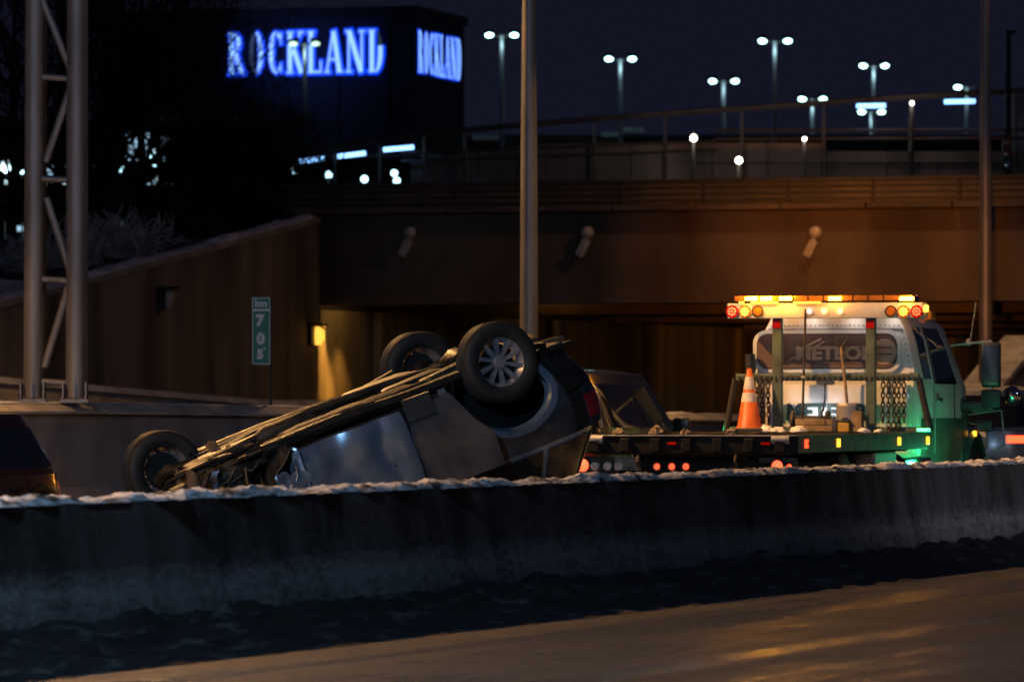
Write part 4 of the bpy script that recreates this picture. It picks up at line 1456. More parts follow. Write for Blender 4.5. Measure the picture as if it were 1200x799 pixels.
# mechanical underside
def ub(name, m, fn):
    mb = MB(); fn(mb); return mb.build(name, m, wr, smooth=45)
rng = random.Random(4)
def jag(path, a=.02):
    return [Vector(p) + Vector((rng.uniform(-a, a), rng.uniform(-a, a), rng.uniform(-a, a))) for p in path]
for sd in (1, -1):
    ub('sill_rail', M['grimedark'], lambda mb: mb.tube(jag([(1.0, sd * .80, .21), (.3, sd * .82, .20), (-.4, sd * .82, .21), (-.92, sd * .80, .23)], .012), .055, 8))
    ub('chassis_rail', M['grime'], lambda mb: mb.tube(jag([(1.5 - sd * .25, sd * .48, .30), (1.1, sd * .50, .26), (.5, sd * .52, .20), (-.5, sd * .54, .20), (-1.0, sd * .5, .34), (-2.0, sd * .5, .36)], .02), .06, 6))
    ub('brake_line', M['grime'], lambda mb: mb.tube(jag([(1.2, sd * .66, .19), (.4, sd * .70, .175), (-.6, sd * .68, .18), (-1.1, sd * .6, .25)], .02), .02, 6))
    ub('lower_arm', M['grime'], lambda mb: mb.tube(jag([(-1.0, sd * .30, .24), (-1.15, sd * .48, .16), (-1.30, sd * .70, .20)], .01), [.05, .045, .06], 8))
    ub('trailing_arm', M['grimedark'], lambda mb: mb.tube(jag([(-.62, sd * .62, .20), (-1.0, sd * .64, .16), (-1.30, sd * .68, .22)], .01), [.05, .06, .05], 8))
    ub('spring', M['darksteel'], lambda mb: mb.tube([(-1.22 + .05 * math.cos(k * .9), sd * .50 + .05 * math.sin(k * .9), .34 + .009 * k) for k in range(40)], .011, 5))
    ub('shock_absorber', M['darksteel'], lambda mb: mb.tube([(-1.48, sd * .60, .28), (-1.52, sd * .58, .52), (-1.53, sd * .58, .8)], [.035, .035, .02], 8))
    ub('front_arm', M['grime'], lambda mb: mb.tube(jag([(1.1, sd * .35, .25), (1.32, sd * .55, .22), (1.38, sd * .74, .27)], .02), [.05, .05, .06], 8))
ub('exhaust_pipe', M['grime'], lambda mb: mb.tube(jag([(1.5, -.05, .22), (.9, -.10, .17), (.2, -.14, .11), (-.6, -.14, .12), (-1.1, -.05, .17), (-1.5, .05, .24)], .012), .038, 10))
ub('muffler', M['grime'], lambda mb: mb.loft([[(x, .05 + a * math.cos(th), .27 + b * math.sin(th)) for th in [2 * PI * i / 14 for i in range(14)]] for x, a, b in ((-1.60, .2, .06), (-1.64, .34, .11), (-1.98, .34, .11), (-2.02, .2, .06))]))
ub('catalyst', M['grime'], lambda mb: mb.tube([(.75, -.1, .17), (.65, -.1, .17), (.25, -.12, .16), (.15, -.13, .16)], [.04, .085, .085, .04], 10))
ub('tail_pipe', M['grime'], lambda mb: mb.tube(jag([(-1.9, -.3, .27), (-2.02, -.45, .27), (-2.10, -.46, .28)], .005), .032, 10))
ub('fuel_tank', M['black'], lambda mb: mb.bbox((-.72, .18, .22), (.62, .95, .16), .05))
ub('rear_subframe', M['grime'], lambda mb: mb.bbox((-1.28, 0, .31), (.42, .9, .11), .04))
ub('differential', M['grimedark'], lambda mb: mb.lathe([(0, -.16), (.1, -.14), (.14, 0), (.1, .14), (0, .16)], 14, Matrix.Translation((-1.28, 0, .19))))
ub('rear_axle', M['darksteel'], lambda mb: mb.cyl((-1.275, -.72, .23), (-1.275, .72, .23), .04, n=10))
ub('drive_shaft', M['grimedark'], lambda mb: mb.tube([(.7, .05, .24), (-.2, .05, .22), (-1.1, 0, .27)], .035, 8))
ub('front_subframe', M['grime'], lambda mb: mb.bbox((1.05, -.05, .24), (.5, .85, .1), .04))
ub('gearbox', M['grimedark'], lambda mb: mb.bbox((1.05, .15, .30), (.5, .6, .22), .08))
ub('engine_sump', M['grime'], lambda mb: mb.bbox((1.25, -.3, .27), (.45, .36, .2), .06))
ub('front_axle', M['darksteel'], lambda mb: mb.cyl((1.35, -.55, .33), (1.35, .74, .35), .028, n=10))
for k, (x, y, sx, sy, z) in enumerate(((.75, .5, .9, .4, .20), (.72, -.5, .95, .38, .205), (-.2, -.48, .8, .4, .20), (-.05, .5, .75, .36, .205), (-1.85, -.5, .4, .5, .30), (-1.85, .5, .4, .5, .30))):
    def f(mb):
        R3 = Matrix.Rotation(rng.uniform(-.05, .05), 3, 'Y') @ Matrix.Rotation(rng.uniform(-.06, .06), 3, 'X')
        mb.bbox((x, y, z), (sx, sy, .03), .012, R3)
    ub('floor_shield', M['grimedark'], f)
# torn front end: buckled sheet, hanging trim, mud
def crumple(name, m, x0, x1, y0, y1, z, amp, seed, n=22):
    def fn(a, b):
        p = Vector((lerp(x0, x1, a), lerp(y0, y1, b), z(a, b) if callable(z) else z))
        q = p * 3.2 + Vector((seed, seed * 2, 0))
        return p + Vector((noise.noise(q), noise.noise(q + Vector((7, 1, 2))), noise.fractal(q, .8, 2, 4))) * amp
    mb = MB(); mb.grid(fn, n, n)
    mb2 = MB(); k = (n + 1) ** 2
    pts = [Vector(p) for p in mb.v]
    mb2.add([Vector((nosex(p), p.y, p.z)) for p in pts], mb.f)
    o = mb2.build(name, m, wr, smooth=30)
    md = o.modifiers.new('sheet', 'SOLIDIFY'); md.thickness = .012
    return o
crumple('crushed_undertray', M['mud'], 1.05, 2.25, -.75, .75, lambda a, b: lerp(.20, .46, a), .13, 3)
crumple('crushed_bumper', M['mud'], 1.75, 2.32, -.88, .8, lambda a, b: lerp(.34, .72, a), .16, 11)
crumple('torn_fender', M['barefoil'], .78, 1.02, -.93, -.86, lambda a, b: lerp(.32, .86, a), .10, 5, 12)
crumple('torn_fender', M['wreckpaint'], .9, 1.5, -.95, -.80, lambda a, b: lerp(.62, .9, b), .10, 9, 14)
crumple('torn_fender', M['barefoil'], .95, 1.35, -.95, -.82, lambda a, b: lerp(.55, .95, a), .14, 15, 14)
crumple('torn_fender', M['wreckpaint'], .7, 1.1, -.97, -.86, lambda a, b: lerp(.45, .95, b), .12, 19, 14)
crumple('torn_fender', M['wreckshade'], 1.2, 1.8, -.92, -.7, lambda a, b: lerp(.5, .85, a), .16, 25, 14)
crumple('crushed_engine', M['grimedark'], .95, 1.75, -.95, -.25, lambda a, b: lerp(.62, .30, b), .20, 41, 22)
crumple('crushed_engine', M['grime'], 1.2, 1.9, -.9, -.1, lambda a, b: lerp(.8, .4, b), .2, 47, 22)
crumple('torn_liner', M['black'], .85, 1.35, -.98, -.7, lambda a, b: lerp(.28, .7, a), .15, 53, 16)
crumple('caked_snow', M['snow'], 1.35, 1.75, -.45, -.1, .17, .07, 21, 12)
crumple('caked_mud', M['mud'], .6, 1.3, -.55, -.2, .17, .07, 31, 14)
crumple('caked_mud', M['mud'], -1.45, -.9, .1, .7, .21, .09, 35, 14)
for k in range(9):
    x = rng.uniform(.9, 2.1)
    ub('hanging_trim', (M['grimedark'], M['grime'], M['black'])[k % 3], lambda mb: mb.tube(jag([(x, rng.uniform(-.9, -.5), rng.uniform(.2, .35)), (x + .12, rng.uniform(-.95, -.7), .5), (x + rng.uniform(-.1, .2), rng.uniform(-1.0, -.8), .75)], .07), rng.uniform(.012, .03), 6))
for k in range(10):
    a = rng.uniform(-.3, 1.2); y = rng.uniform(-.85, -.6)
    ub('bent_strip', (M['grimedark'], M['grime'])[k % 2], lambda mb: mb.tube(jag([(a, y, .20), (a + .35, y + rng.uniform(-.1, .1), .17), (a + rng.uniform(.5, .9), y + rng.uniform(-.15, .15), .20)], .035), rng.uniform(.012, .028), 5))
ub('wiring', M['black'], lambda mb: [mb.tube(jag([(1.1, -.6, .3), (1.25, -.75, .42), (1.5, -.7, .5), (1.7, -.8, .62), (1.95, -.7, .6)], .1), .012, 5) for _ in range(8)])
# wheels hang out on their springs (front near one torn off)
DROOP = .13
for xa, sd in ((-1.275, -1), (-1.275, 1), (1.275, 1)):
    wheel(wr, (xa, sd * (C.W / 2 - .10), .35 - DROOP), .345, .225, sd, M['alloy'])
ub('bare_hub', M['grime'], lambda mb: mb.lathe([(0, -.06), (.08, -.05), (.15, -.02), (.15, .02), (0, .04)], 16, Matrix.Translation((1.25, -.70, .33))))
# pose
yaw = R_(205.5); pit = R_(19.5)
MW = Matrix.Rotation(yaw, 4, 'Z') @ Matrix.Rotation(pit, 4, 'Y') @ Matrix.Rotation(PI + R_(2.5), 4, 'X')
hub = Vector((-1.275, -(C.W / 2 - .10) - .1, .35 - DROOP))
tgt = at(588, 424, 48.0)
MW = Matrix.Translation(tgt - (MW @ hub)) @ MW
wr.matrix_world = MW

# ---- passing cars
def road_car(name, Cx, paint, loc, heading, label, **kw):
    t = empty(name, loc)
    tag(t, label, 'car')
    o = build_car(t, Cx, paint, **kw)
    t.rotation_euler = (0, 0, heading)
    return t, o
HEAD = ROADROT
# dark van behind the wreck
Cv = Car(L=4.9, W=1.95, H=1.92, wb=2.95, r=.36, roof_front=.55, roof_rear=-2.15, cowl=1.35, tail=-2.36, nose=.98, sill=.28)
p = at(772, 473, 71); d = DS * 2.45
road_car('dark_van', Cv, M['darkpaint'], (p.x - d.x - .2, p.y - d.y, 0), HEAD, 'dark van passing behind the overturned car and the flatbed', lamps=('redlens', 'clearlens'))
# pale car right of the truck, brake lights on
Cs = Car(lh=.19, L=4.7, W=1.86, H=1.78, wb=2.75, r=.34)
p = at(1142, 473, 88)
tc, oc = road_car('braking_car', Cs, M['greypaint'], (p.x + DS.x * 2.3, p.y + DS.y * 2.3, 0), HEAD, 'pale car with a lit red brake lamp right of the tow truck', lamps=('redhot', 'clearlens'))
# dark red car at the left edge
M['taildim'] = emi('unlit tail lamp with reflected glow', (1.0, .22, .16), .22, (.5, .12, .1))  # faint emission stands in for light reflected by the unlit lens
Cr = Car(lh=.2, L=4.6, W=1.85, H=1.48, wb=2.7, r=.34)
p = at(94, 473, 50) - DS * 2.25 + DN * .90
tr, orr = road_car('red_car', Cr, M['redpaint'], (p.x, p.y, 0), HEAD + PI, 'dark red car cut off by the left edge behind the barrier', lamps=('taildim', 'clearlens'))
mb = MB(); Cr.patch(mb, -2.2, -2.0, .62, .66, .02, 1, 8, 2, .03); mb.build('reflector', M['redlens'], tr)

# ================================================================== TOW TRUCK
TY = 68.0
tx = (969 - 600) / FPX * TY
TH = R_(73.0)
tw = empty('tow_truck', (tx, TY, 0), TH)
tag(tw, 'white and green flatbed tow truck with flashing amber roof lights', 'tow truck')
MT = Matrix.Translation((tx, TY, 0)) @ Matrix.Rotation(TH, 4, 'Z')
MTI = MT.inverted()
TX, TYV = Vector((math.cos(TH), math.sin(TH), 0)), Vector((-math.sin(TH), math.cos(TH), 0))
def tl_(px, py, x):
    """truck-local point on the plane local x = const seen at a pixel"""
    # ray from camera: (k, 1, m) * Y ; find Y such that local x matches
    k, m_ = (px - 600) / FPX, (473 - py) / FPX
    o = Vector((tx, TY, 0))
    Y = (x + o.dot(TX)) / (Vector((k, 1, 0)).dot(TX))
    return MTI @ Vector((k * Y, Y, CAMZ + m_ * Y))
def P(name, m, fn, smooth=None, par=None):
    mb = MB(); fn(mb); return mb.build(name, m, par or tw, smooth=smooth)
DL, DW = 6.3, 1.235       # deck length, half width
DZ = 1.15
# deck
P('deck_plate', M['deck'], lambda mb: mb.bbox((-DL / 2, 0, DZ - .03), (DL, 2 * DW - .12, .06), .01))
for sd in (1, -1):
    P('deck_rail', M['rackgreen'], lambda mb: mb.bbox((-DL / 2, sd * (DW - .03), DZ - .085), (DL, .06, .20), .012))
P('rear_beam', M['matte'], lambda mb: mb.bbox((-DL - .03, 0, DZ - .10), (.06, 2 * DW, .19), .012))
for k in range(7):
    P('cross_member', M['darksteel'], lambda mb: mb.box((-.5 - k * .95, 0, DZ - .14), (.08, 2.2, .14)))
for k in range(5):
    P('tread_bar', M['deck'], lambda mb: mb.bbox((-DL / 2, -1.0 + k * .5, DZ + .012), (DL - .2, .03, .02), .006))
for sd in (1, -1):
    P('frame_rail', M['darksteel'], lambda mb: mb.bbox((-1.2, sd * .42, .80), (9.6, .09, .26), .02))
    P('tilt_cylinder', M['chrome'], lambda mb: mb.cyl((-1.0, sd * .25, .75), (-3.4, sd * .25, .95), .05, n=12), 50)
P('sub_frame', M['darksteel'], lambda mb: mb.bbox((-3.2, 0, .96), (5.4, .8, .10), .02))
# rear lamps and bumper
P('rear_bumper', M['matte'], lambda mb: mb.bbox((-DL + .12, 0, .80), (.14, 2.35, .17), .02))
P('wheel_lift', M['darksteel'], lambda mb: (mb.bbox((-DL - .1, 0, .48), (.5, .22, .2), .03), mb.bbox((-DL - .3, 0, .45), (.14, 1.5, .12), .03)))
def rlamp(y, z, m, r=.058, x=-DL + .03):
    P('tail_lamp', M[m], lambda mb: mb.lathe([(0, -.028), (r * .6, -.024), (r, -.008), (r, .02)], 16, Matrix.Translation((x, y, z)) @ Matrix.Rotation(-PI / 2, 4, 'Z')), 60)
    P('lamp_ring', M['black'], lambda mb: mb.lathe([(r, -.012), (r + .018, -.016), (r + .02, .02)], 16, Matrix.Translation((x, y, z)) @ Matrix.Rotation(-PI / 2, 4, 'Z')), 60)
for px, py, m, r in ((683, 545, 'redhot', .07), (672.5, 546, 'redmid', .04), (770, 546.5, 'redmid', .035), (787.5, 546.5, 'redmid', .036), (804, 546.5, 'redmid', .036), (911, 546, 'redhot', .062), (925, 547, 'redmid', .032)):
    p = tl_(px, py, -DL + .03); rlamp(p.y, p.z, m, r)
for px in (697, 712, 725):
    p = tl_(px, 546, -DL + .03)
    P('unlit_lamp', M['clearlens'], lambda mb: mb.lathe([(0, -.028), (.045, -.02), (.05, .02)], 14, Matrix.Translation((-DL + .03, p.y, p.z)) @ Matrix.Rotation(-PI / 2, 4, 'Z')), 60)
p = tl_(733, 543, -DL - .05)
P('number_plate', M['plate'], lambda mb: mb.box((-DL + .03, p.y, p.z), (.012, .30, .15)))
for k in range(7):
    yy = lerp(-1.05, 1.05, k / 6)
    P('stake_pocket', M['matte'], lambda mb: mb.bbox((-DL - .075, yy, DZ - .10), (.04, .11, .15), .012))
    if k % 3 == 0: P('reflector', M['redlens'], lambda mb: mb.box((-DL - .064, yy + .17, DZ - .08), (.008, .10, .03)))
for sd in (1, -1):
    P('corner_roller', M['steel'], lambda mb: mb.tube([(-DL - .05, sd * 1.15, DZ - .04), (-DL - .05, sd * .95, DZ - .04)], .05, 12), 40)
    P('lamp_housing', M['darksteel'], lambda mb: mb.bbox((-DL + .10, sd * .98, .81), (.1, .42, .22), .02))
    P('tie_hook', M['grime'], lambda mb: mb.tube([(-DL - .06, sd * .55, DZ - .2), (-DL - .1, sd * .55, DZ - .28), (-DL - .06, sd * .55, DZ - .34), (-DL - .02, sd * .55, DZ - .29)], .016, 6), 40)
P('hydraulic_hose', M['black'], lambda mb: (mb.tube([(-5.9, -.2, .95), (-6.1, -.35, .78), (-6.1, -.6, .84), (-5.9, -.7, .98)], .022, 6), mb.tube([(-5.9, .1, .95), (-6.12, .25, .74), (-6.1, .5, .82), (-5.9, .6, .98)], .022, 6)), 50)
P('deck_edge_strip', M['steel'], lambda mb: mb.bbox((-DL - .035, 0, DZ + .004), (.07, 2 * DW, .012), .004))
for sd in (1, -1):
    P('mud_flap', M['black'], lambda mb: mb.bbox((-4.75, sd * .85, .55), (.02, .6, .62), .006))
# rear wheels (duals), seen below the deck
def truck_wheel(x, y, sd):
    return wheel(tw, (x, y, .48), .48, .26, sd, M['steel'], 5)
for sd in (1, -1):
    truck_wheel(-3.95, sd * 1.05, sd); truck_wheel(-3.95, sd * .74, sd)
    P('fender', M['black'], lambda mb: mb.loft([[Vector((-3.95 + .56 * math.cos(a), y, .48 + .56 * math.sin(a))) for a in [PI * i / 14 for i in range(15)]] for y in (sd * .6, sd * 1.2)], close=False, cap=False), 50)
    truck_wheel(3.35, sd * .98, sd)
P('fuel_tank', M['chrome'], lambda mb: mb.tube([(-.6, -.88, .66), (-.55, -.88, .66), (.85, -.88, .66), (.9, -.88, .66)], [.2, .27, .27, .2], 20), 40)
P('tool_box', M['steel'], lambda mb: mb.bbox((-1.9, -.92, .70), (1.1, .5, .50), .03))
P('tool_box', M['steel'], lambda mb: mb.bbox((-1.9, .92, .70), (1.1, .5, .50), .03))
P('air_tank', M['steel'], lambda mb: mb.tube([(-5.6, -.25, .72), (-5.6, .45, .72)], .14, 14), 40)
# side markers on the deck rail
for px, py, m in ((945, 518.5, 'redmid'), (982.5, 519, 'amberdim'), (1053.5, 519.5, 'amberdim'), (1087, 519, 'amberdim')):
    # on the right hand rail, local y = -DW
    k = (px - 600) / FPX
    o = Vector((tx, TY, 0)) - TYV * (DW + .004)
    # o + TX*s : (o.x + TX.x s) = k (o.y + TX.y s)
    s = (k * o.y - o.x) / (TX.x - k * TX.y)
    P('side_marker', M[m], lambda mb: mb.bbox((s, -DW - .006, DZ - .085), (.13, .02, .095), .008))
P('deck_reflector', M['redlens'], lambda mb: mb.bbox((-DL + .4, -DW - .006, DZ - .085), (.14, .02, .05), .006))
# green lamps at the deck corners
P('green_marker', M['green'], lambda mb: mb.bbox((-.02, -1.19, DZ + .04), (.06, .16, .035), .01))
P('green_marker', M['green'], lambda mb: mb.bbox((.12, 1.24, DZ + .03), (.06, .05, .07), .01))
P('green_marker', M['green'], lambda mb: mb.bbox((.75, -1.06, .76), (.5, .05, .05), .01))
lamp('green_light', 'POINT', (.26, -1.20, .93), (.02, 1, .30), 11, tw, .08)
lamp('green_light', 'POINT', (1.3, -1.7, .80), (.05, 1, .45), 13, tw, .08)
lamp('green_light', 'POINT', (.05, 1.36, 1.2), (.02, 1, .3), 2.5, tw, .05)

# ---- cab
def hw(z):        # half width of the cab at height z
    return interp([(.6, 1.0), (1.0, 1.045), (1.75, 1.03), (2.25, .93), (2.5, .84), (2.6, .70), (2.66, .45)], z)
CX0, CX1 = .42, 2.25       # rear wall, roof front
def cab_ring(x, ztop, zb=.72, k=1.0):
    zs = [zb, 1.0, 1.4, 1.75, 2.0, 2.25, 2.42, 2.52, 2.6, 2.66]
    r = [(hw(z) * k, min(z, ztop)) for z in zs]
    r = [(a, b) for a, b in r]
    left = [Vector((x, a, b)) for a, b in r]
    right = [Vector((x, -a, b)) for a, b in reversed(r)]
    return left + right
P('cab_shell', M['truckwhite'], lambda mb: mb.loft([cab_ring(CX0, 2.62, k=.97), cab_ring(CX0 + .05, 2.65), cab_ring(CX0 + .9, 2.66), cab_ring(CX1, 2.62), cab_ring(CX1 + .22, 2.45), cab_ring(CX1 + .55, 1.95), cab_ring(CX1 + .75, 1.70)]), 32)
# green lower body
for sd in (1, -1):
    P('lower_panel', M['truckgreen'], lambda mb: mb.grid(lambda a, b: Vector((lerp(CX0 + .05, CX1 + .62, a), sd * (hw(lerp(.70, 1.32, b)) + .012), lerp(.70, 1.32, b))), 10, 5), 40)
    # doors: panel outline, window, handle, step
    def shut(mb):
        for x in (CX0 + .78, CX0 + 1.9):
            mb.tube([(x, sd * (hw(z) + .004), z) for z in (.78, 1.2, 1.6, 1.75)], .008, 5)
    P('door_gap', M['black'], shut)
    def win(mb, x0, x1, x2, x3, z0, z1):
        mb.grid(lambda a, b: Vector((lerp(lerp(x0, x1, a), lerp(x2, x3, a), b), sd * (hw(lerp(z0, z1, b)) + .010), lerp(z0, z1, b))), 6, 8)
    P('side_window', M['glass'], lambda mb: win(mb, CX0 + .28, CX0 + .68, CX0 + .28, CX0 + .66, 1.80, 2.42), 50)
    P('door_window', M['glass'], lambda mb: win(mb, CX0 + .86, CX0 + 2.05, CX0 + .86, CX0 + 1.62, 1.74, 2.42), 50)
    P('window_trim', M['black'], lambda mb: mb.tube([(CX0 + .84, sd * (hw(z) + .012), z) for z in (1.74, 1.95, 2.2, 2.43)], .016, 6))
    P('door_handle', M['chrome'], lambda mb: mb.bbox((CX0 + 1.0, sd * (hw(1.55) + .03), 1.55), (.2, .04, .05), .012))
    P('step', M['steel'], lambda mb: mb.bbox((CX0 + 1.3, sd * 1.08, .62), (1.1, .25, .06), .015))
    P('vent_trim', M['steel'], lambda mb: mb.tube([(CX0 + .76, sd * (hw(z) + .014), z) for z in (.9, 1.3, 1.75)], .012, 6))
P('windscreen', M['glass'], lambda mb: mb.grid(lambda a, b: Vector((lerp(CX1 + .74, CX1 + .20, b) + .03, lerp(-.88, .88, a) * lerp(1, .88, b), lerp(1.74, 2.48, b) + .01)), 8, 6), 50)
P('roof_cap', M['truckwhite'], lambda mb: mb.bbox((CX0 + .95, 0, 2.66), (1.7, 1.1, .05), .02), 50)
# hood and fenders
P('hood', M['truckgreen'], lambda mb: mb.loft([[Vector((x, w * math.cos(a), zb + (zt - zb) * max(0, math.sin(a)) ** .45)) for a in [PI * i / 16 for i in range(17)]] for x, w, zt, zb in ((CX1 + .5, .98, 1.70, .8), (CX1 + 1.2, .86, 1.62, .8), (CX1 + 1.9, .80, 1.52, .8), (CX1 + 2.1, .74, 1.40, .8))]), 40)
P('grille', M['chrome'], lambda mb: mb.bbox((CX1 + 2.12, 0, 1.1), (.06, 1.1, .55), .03))
P('front_bumper', M['chrome'], lambda mb: mb.bbox((CX1 + 2.25, 0, .62), (.22, 2.2, .34), .06))
for sd in (1, -1):
    P('front_fender', M['truckgreen'], lambda mb: mb.loft([[Vector((3.35 + (.60 + k) * math.cos(a), y, .48 + (.60 + k) * math.sin(a) * 1.02)) for a in [-.15 + (PI + .3) * i / 18 for i in range(19)]] for y, k in ((sd * .62, .12), (sd * 1.0, .11), (sd * 1.09, .06), (sd * 1.11, 0.0), (sd * 1.08, -.02))], close=False, cap=False), 50)
    P('headlamp', M['clearlens'], lambda mb: mb.bbox((CX1 + 2.05, sd * .88, 1.05), (.16, .3, .26), .06))
    P('side_cowl', M['truckgreen'], lambda mb: mb.bbox((CX1 + .62, sd * .98, 1.15), (.36, .16, .85), .05))
    P('fender_lamp', M['amberdim'], lambda mb: mb.bbox((3.20, sd * 1.10, 1.13), (.07, .05, .07), .015))
# lower rear panel and window seal
P('rear_panel', M['truckwhite'], lambda mb: mb.bbox((CX0 - .035, 0, 1.42), (.05, 1.88, .62), .02), 40)
def rrect(y0, y1, z0, z1, r, n=6):
    o = []
    for cy, cz, a0 in ((y1 - r, z1 - r, 0), (y0 + r, z1 - r, 90), (y0 + r, z0 + r, 180), (y1 - r, z0 + r, 270)):
        o += [(cy + r * math.cos(R_(a0 + 90 * i / n)), cz + r * math.sin(R_(a0 + 90 * i / n))) for i in range(n + 1)]
    return o
def onx(x): return lambda a, b, d: Vector((x - d, a, b))
wl, wr_ = tl_(889, 412, CX0).y, tl_(1051, 412, CX0).y
zt_, zb_ = tl_(970, 392, CX0).z, tl_(970, 431, CX0).z
P('window_seal', M['truckwhite'], lambda mb: mb.prism(rrect(wr_ - .06, wl + .06, zb_ - .055, zt_ + .055, .16), onx(CX0 + .02), .0, .055), 40)
P('window_gasket', M['black'], lambda mb: mb.prism(rrect(wr_ - .012, wl + .012, zb_ - .012, zt_ + .012, .135), onx(CX0 + .02), .0, .062), 40)
M['rearglass'] = mat('brown tinted rear glass', (0.14, 0.09, 0.075), 0.22, col2=(0.11, 0.07, 0.06), nscale=2, coat=.3)
rw = P('rear_window', M['rearglass'], lambda mb: mb.prism(rrect(wr_, wl, zb_, zt_, .13), onx(CX0 + .02), .0, .068), 40)
M['decal'] = mat('tan window decal', (0.36, 0.23, 0.15), 0.5, col2=(0.28, 0.18, 0.12), nscale=9)
M['decaldark'] = mat('dark green lettering', (0.035, 0.06, 0.055), 0.5)
c = tl_(978, 414.5, CX0 - .05)
def on_rear(c, kx=1.0, sh=0.0):
    return lambda a, b, d: Vector((CX0 - .0525 - d, c.y - (a + sh * b) * kx, c.z + b))
text_mesh('METEOR', .215, on_rear(c, 1.18), .004, .010).build('lettering', M['decal'], rw)
for (xa, ya), (xb, yb), w in (((922, 424), (945, 410), .012), ((938, 409), (962, 397), .03), ((950, 409), (966, 400), .02), ((962, 407), (1012, 406), .010), ((966, 425), (1010, 424.5), .008)):
    p, q = tl_(xa, ya, CX0 - .053), tl_(xb, yb, CX0 - .053)
    P('decal_stripe', M['decal'], lambda mb: mb.box((p + q) / 2, (.006, (q - p).length, w), Matrix.Rotation(math.atan2((q - p).z, (q - p).y), 3, 'X')), None, rw)
c = tl_(1036, 412, CX0 - .053)
P('decal_disc', M['decal'], lambda mb: mb.lathe([(0, -.004), (.155, -.004), (.155, .004)], 24, Matrix.Translation(c) @ Matrix.Rotation(-PI / 2, 4, 'Z')), None, rw)
for dz in (.05, -.03):
    P('decal_line', M['rearglass'], lambda mb: mb.box((c.x - .006, c.y, c.z + dz), (.004, .2, .02)), None, rw)
c = tl_(968.5, 483.5, CX0 - .065)
text_mesh('METEOR', .265, lambda a, b, d: Vector((CX0 - .0635 - d, c.y - a * .93, c.z + b)), .004, .012, 1.08).build('lettering', M['decaldark'], tw)
# rivets on the cab back
def rivets(mb):
    for k in range(30):
        y = -.78 + k * .054
        mb.box((CX0 - .004, y, 2.44), (.02, .018, .018))
    for k in range(9):
        z = 1.8 + k * .07
        for y in (-.88, .9): mb.box((CX0 - .004, y * hw(z) / .95, z), (.02, .018, .018))
P('rivet_row', M['steel'], rivets)['kind'] = 'stuff'
P('roof_seam', M['steel'], lambda mb: mb.bbox((CX0 - .008, 0, 2.40), (.03, 1.66, .02), .006))

# ---- headache rack
RXX = 0.0
for px in (911.5, 1021):
    y = tl_(px, 440, RXX).y
    P('rack_post', M['rackgreen'], lambda mb: mb.bbox((RXX, y, (DZ + 2.52) / 2), (.10, .115, 2.52 - DZ), .012))
    z = tl_(px, 380, RXX).z
    P('post_reflector', M['redlens'], lambda mb: mb.box((RXX - .055, y, z), (.012, .10, .09)))
rl, rr_ = tl_(863, 442, RXX), tl_(1077, 442, RXX)
P('rack_rail', M['rackgreen'], lambda mb: mb.bbox((RXX + .01, (rl.y + rr_.y) / 2, rl.z), (.09, rl.y - rr_.y, .085), .012))
def teeth(mb):
    n = 34
    for k in range(n):
        y = lerp(rr_.y + .05, rl.y - .05, k / (n - 1))
        mb.box((RXX - .045, y, rl.z - .02), (.03, .022, .055))
P('chain_slots', M['darksteel'], teeth)['kind'] = 'stuff'
for a, b in (((862, 443), (851, 505)), ((1077, 443), (1090, 506))):
    p, q = tl_(*a, RXX), tl_(*b, RXX)
    P('rack_brace', M['darksteel'], lambda mb: mb.tube([p, q], .04, 8))
P('rack_foot', M['rackgreen'], lambda mb: mb.bbox((RXX + .02, 0, DZ + .04), (.1, 2 * DW - .1, .07), .012))
# light beam and its lamps
bl, br = tl_(852.5, 364, RXX - .1), tl_(1082, 364, RXX - .1)
bz0, bz1 = tl_(960, 373, RXX).z, tl_(960, 355, RXX).z
P('light_beam', M['truckwhite'], lambda mb: mb.bbox((RXX + .02, (bl.y + br.y) / 2, (bz0 + bz1) / 2), (.26, bl.y - br.y, bz1 - bz0), .02), 40)
def blamp(px, py, r, m, ring='black'):
    p = tl_(px, py, RXX - .115)
    if m in ('redhot', 'amber', 'red'):
        def dots(mb):
            mb.lathe([(0, -.03), (r * .25, -.028), (r * .28, 0)], 8, Matrix.Translation(p) @ Matrix.Rotation(-PI / 2, 4, 'Z'))
            for k in range(8):
                a = 2 * PI * k / 8
                mb.lathe([(0, -.03), (r * .2, -.028), (r * .24, 0)], 8, Matrix.Translation(p + Vector((0, r * .66 * math.cos(a), r * .66 * math.sin(a)))) @ Matrix.Rotation(-PI / 2, 4, 'Z'))
        lens = P('beam_lamp', M[{'redhot': 'redlens', 'red': 'redlens', 'amber': 'amberlens'}[m]], lambda mb: mb.lathe([(0, -.018), (r * .8, -.016), (r, 0), (r, .03)], 20, Matrix.Translation(p) @ Matrix.Rotation(-PI / 2, 4, 'Z')), 50)
        P('lit_diode', M[m], dots, None, lens)
    else:
        P('beam_lamp', M[m], lambda mb: mb.lathe([(0, -.02), (r * .8, -.018), (r, 0), (r, .03)], 20, Matrix.Translation(p) @ Matrix.Rotation(-PI / 2, 4, 'Z')), 50)
    P('lamp_ring', M[ring], lambda mb: mb.lathe([(r, -.008), (r + .014, -.012), (r + .016, .02)], 20, Matrix.Translation(p) @ Matrix.Rotation(-PI / 2, 4, 'Z')), 50)
blamp(858, 365, .062, 'redhot', 'redlens'); blamp(873, 365, .06, 'amber', 'amberlens'); blamp(888, 365, .058, 'amberlens')
blamp(1044, 365, .058, 'amberlens'); blamp(1059, 365, .06, 'amber', 'amberlens'); blamp(1074.5, 365, .062, 'redhot', 'redlens')
M['redwhite'] = emi('small hot red', (1.0, .30, .18), 5)
M['amberhot'] = emi('small hot amber', (1.0, .45, .10), 6)
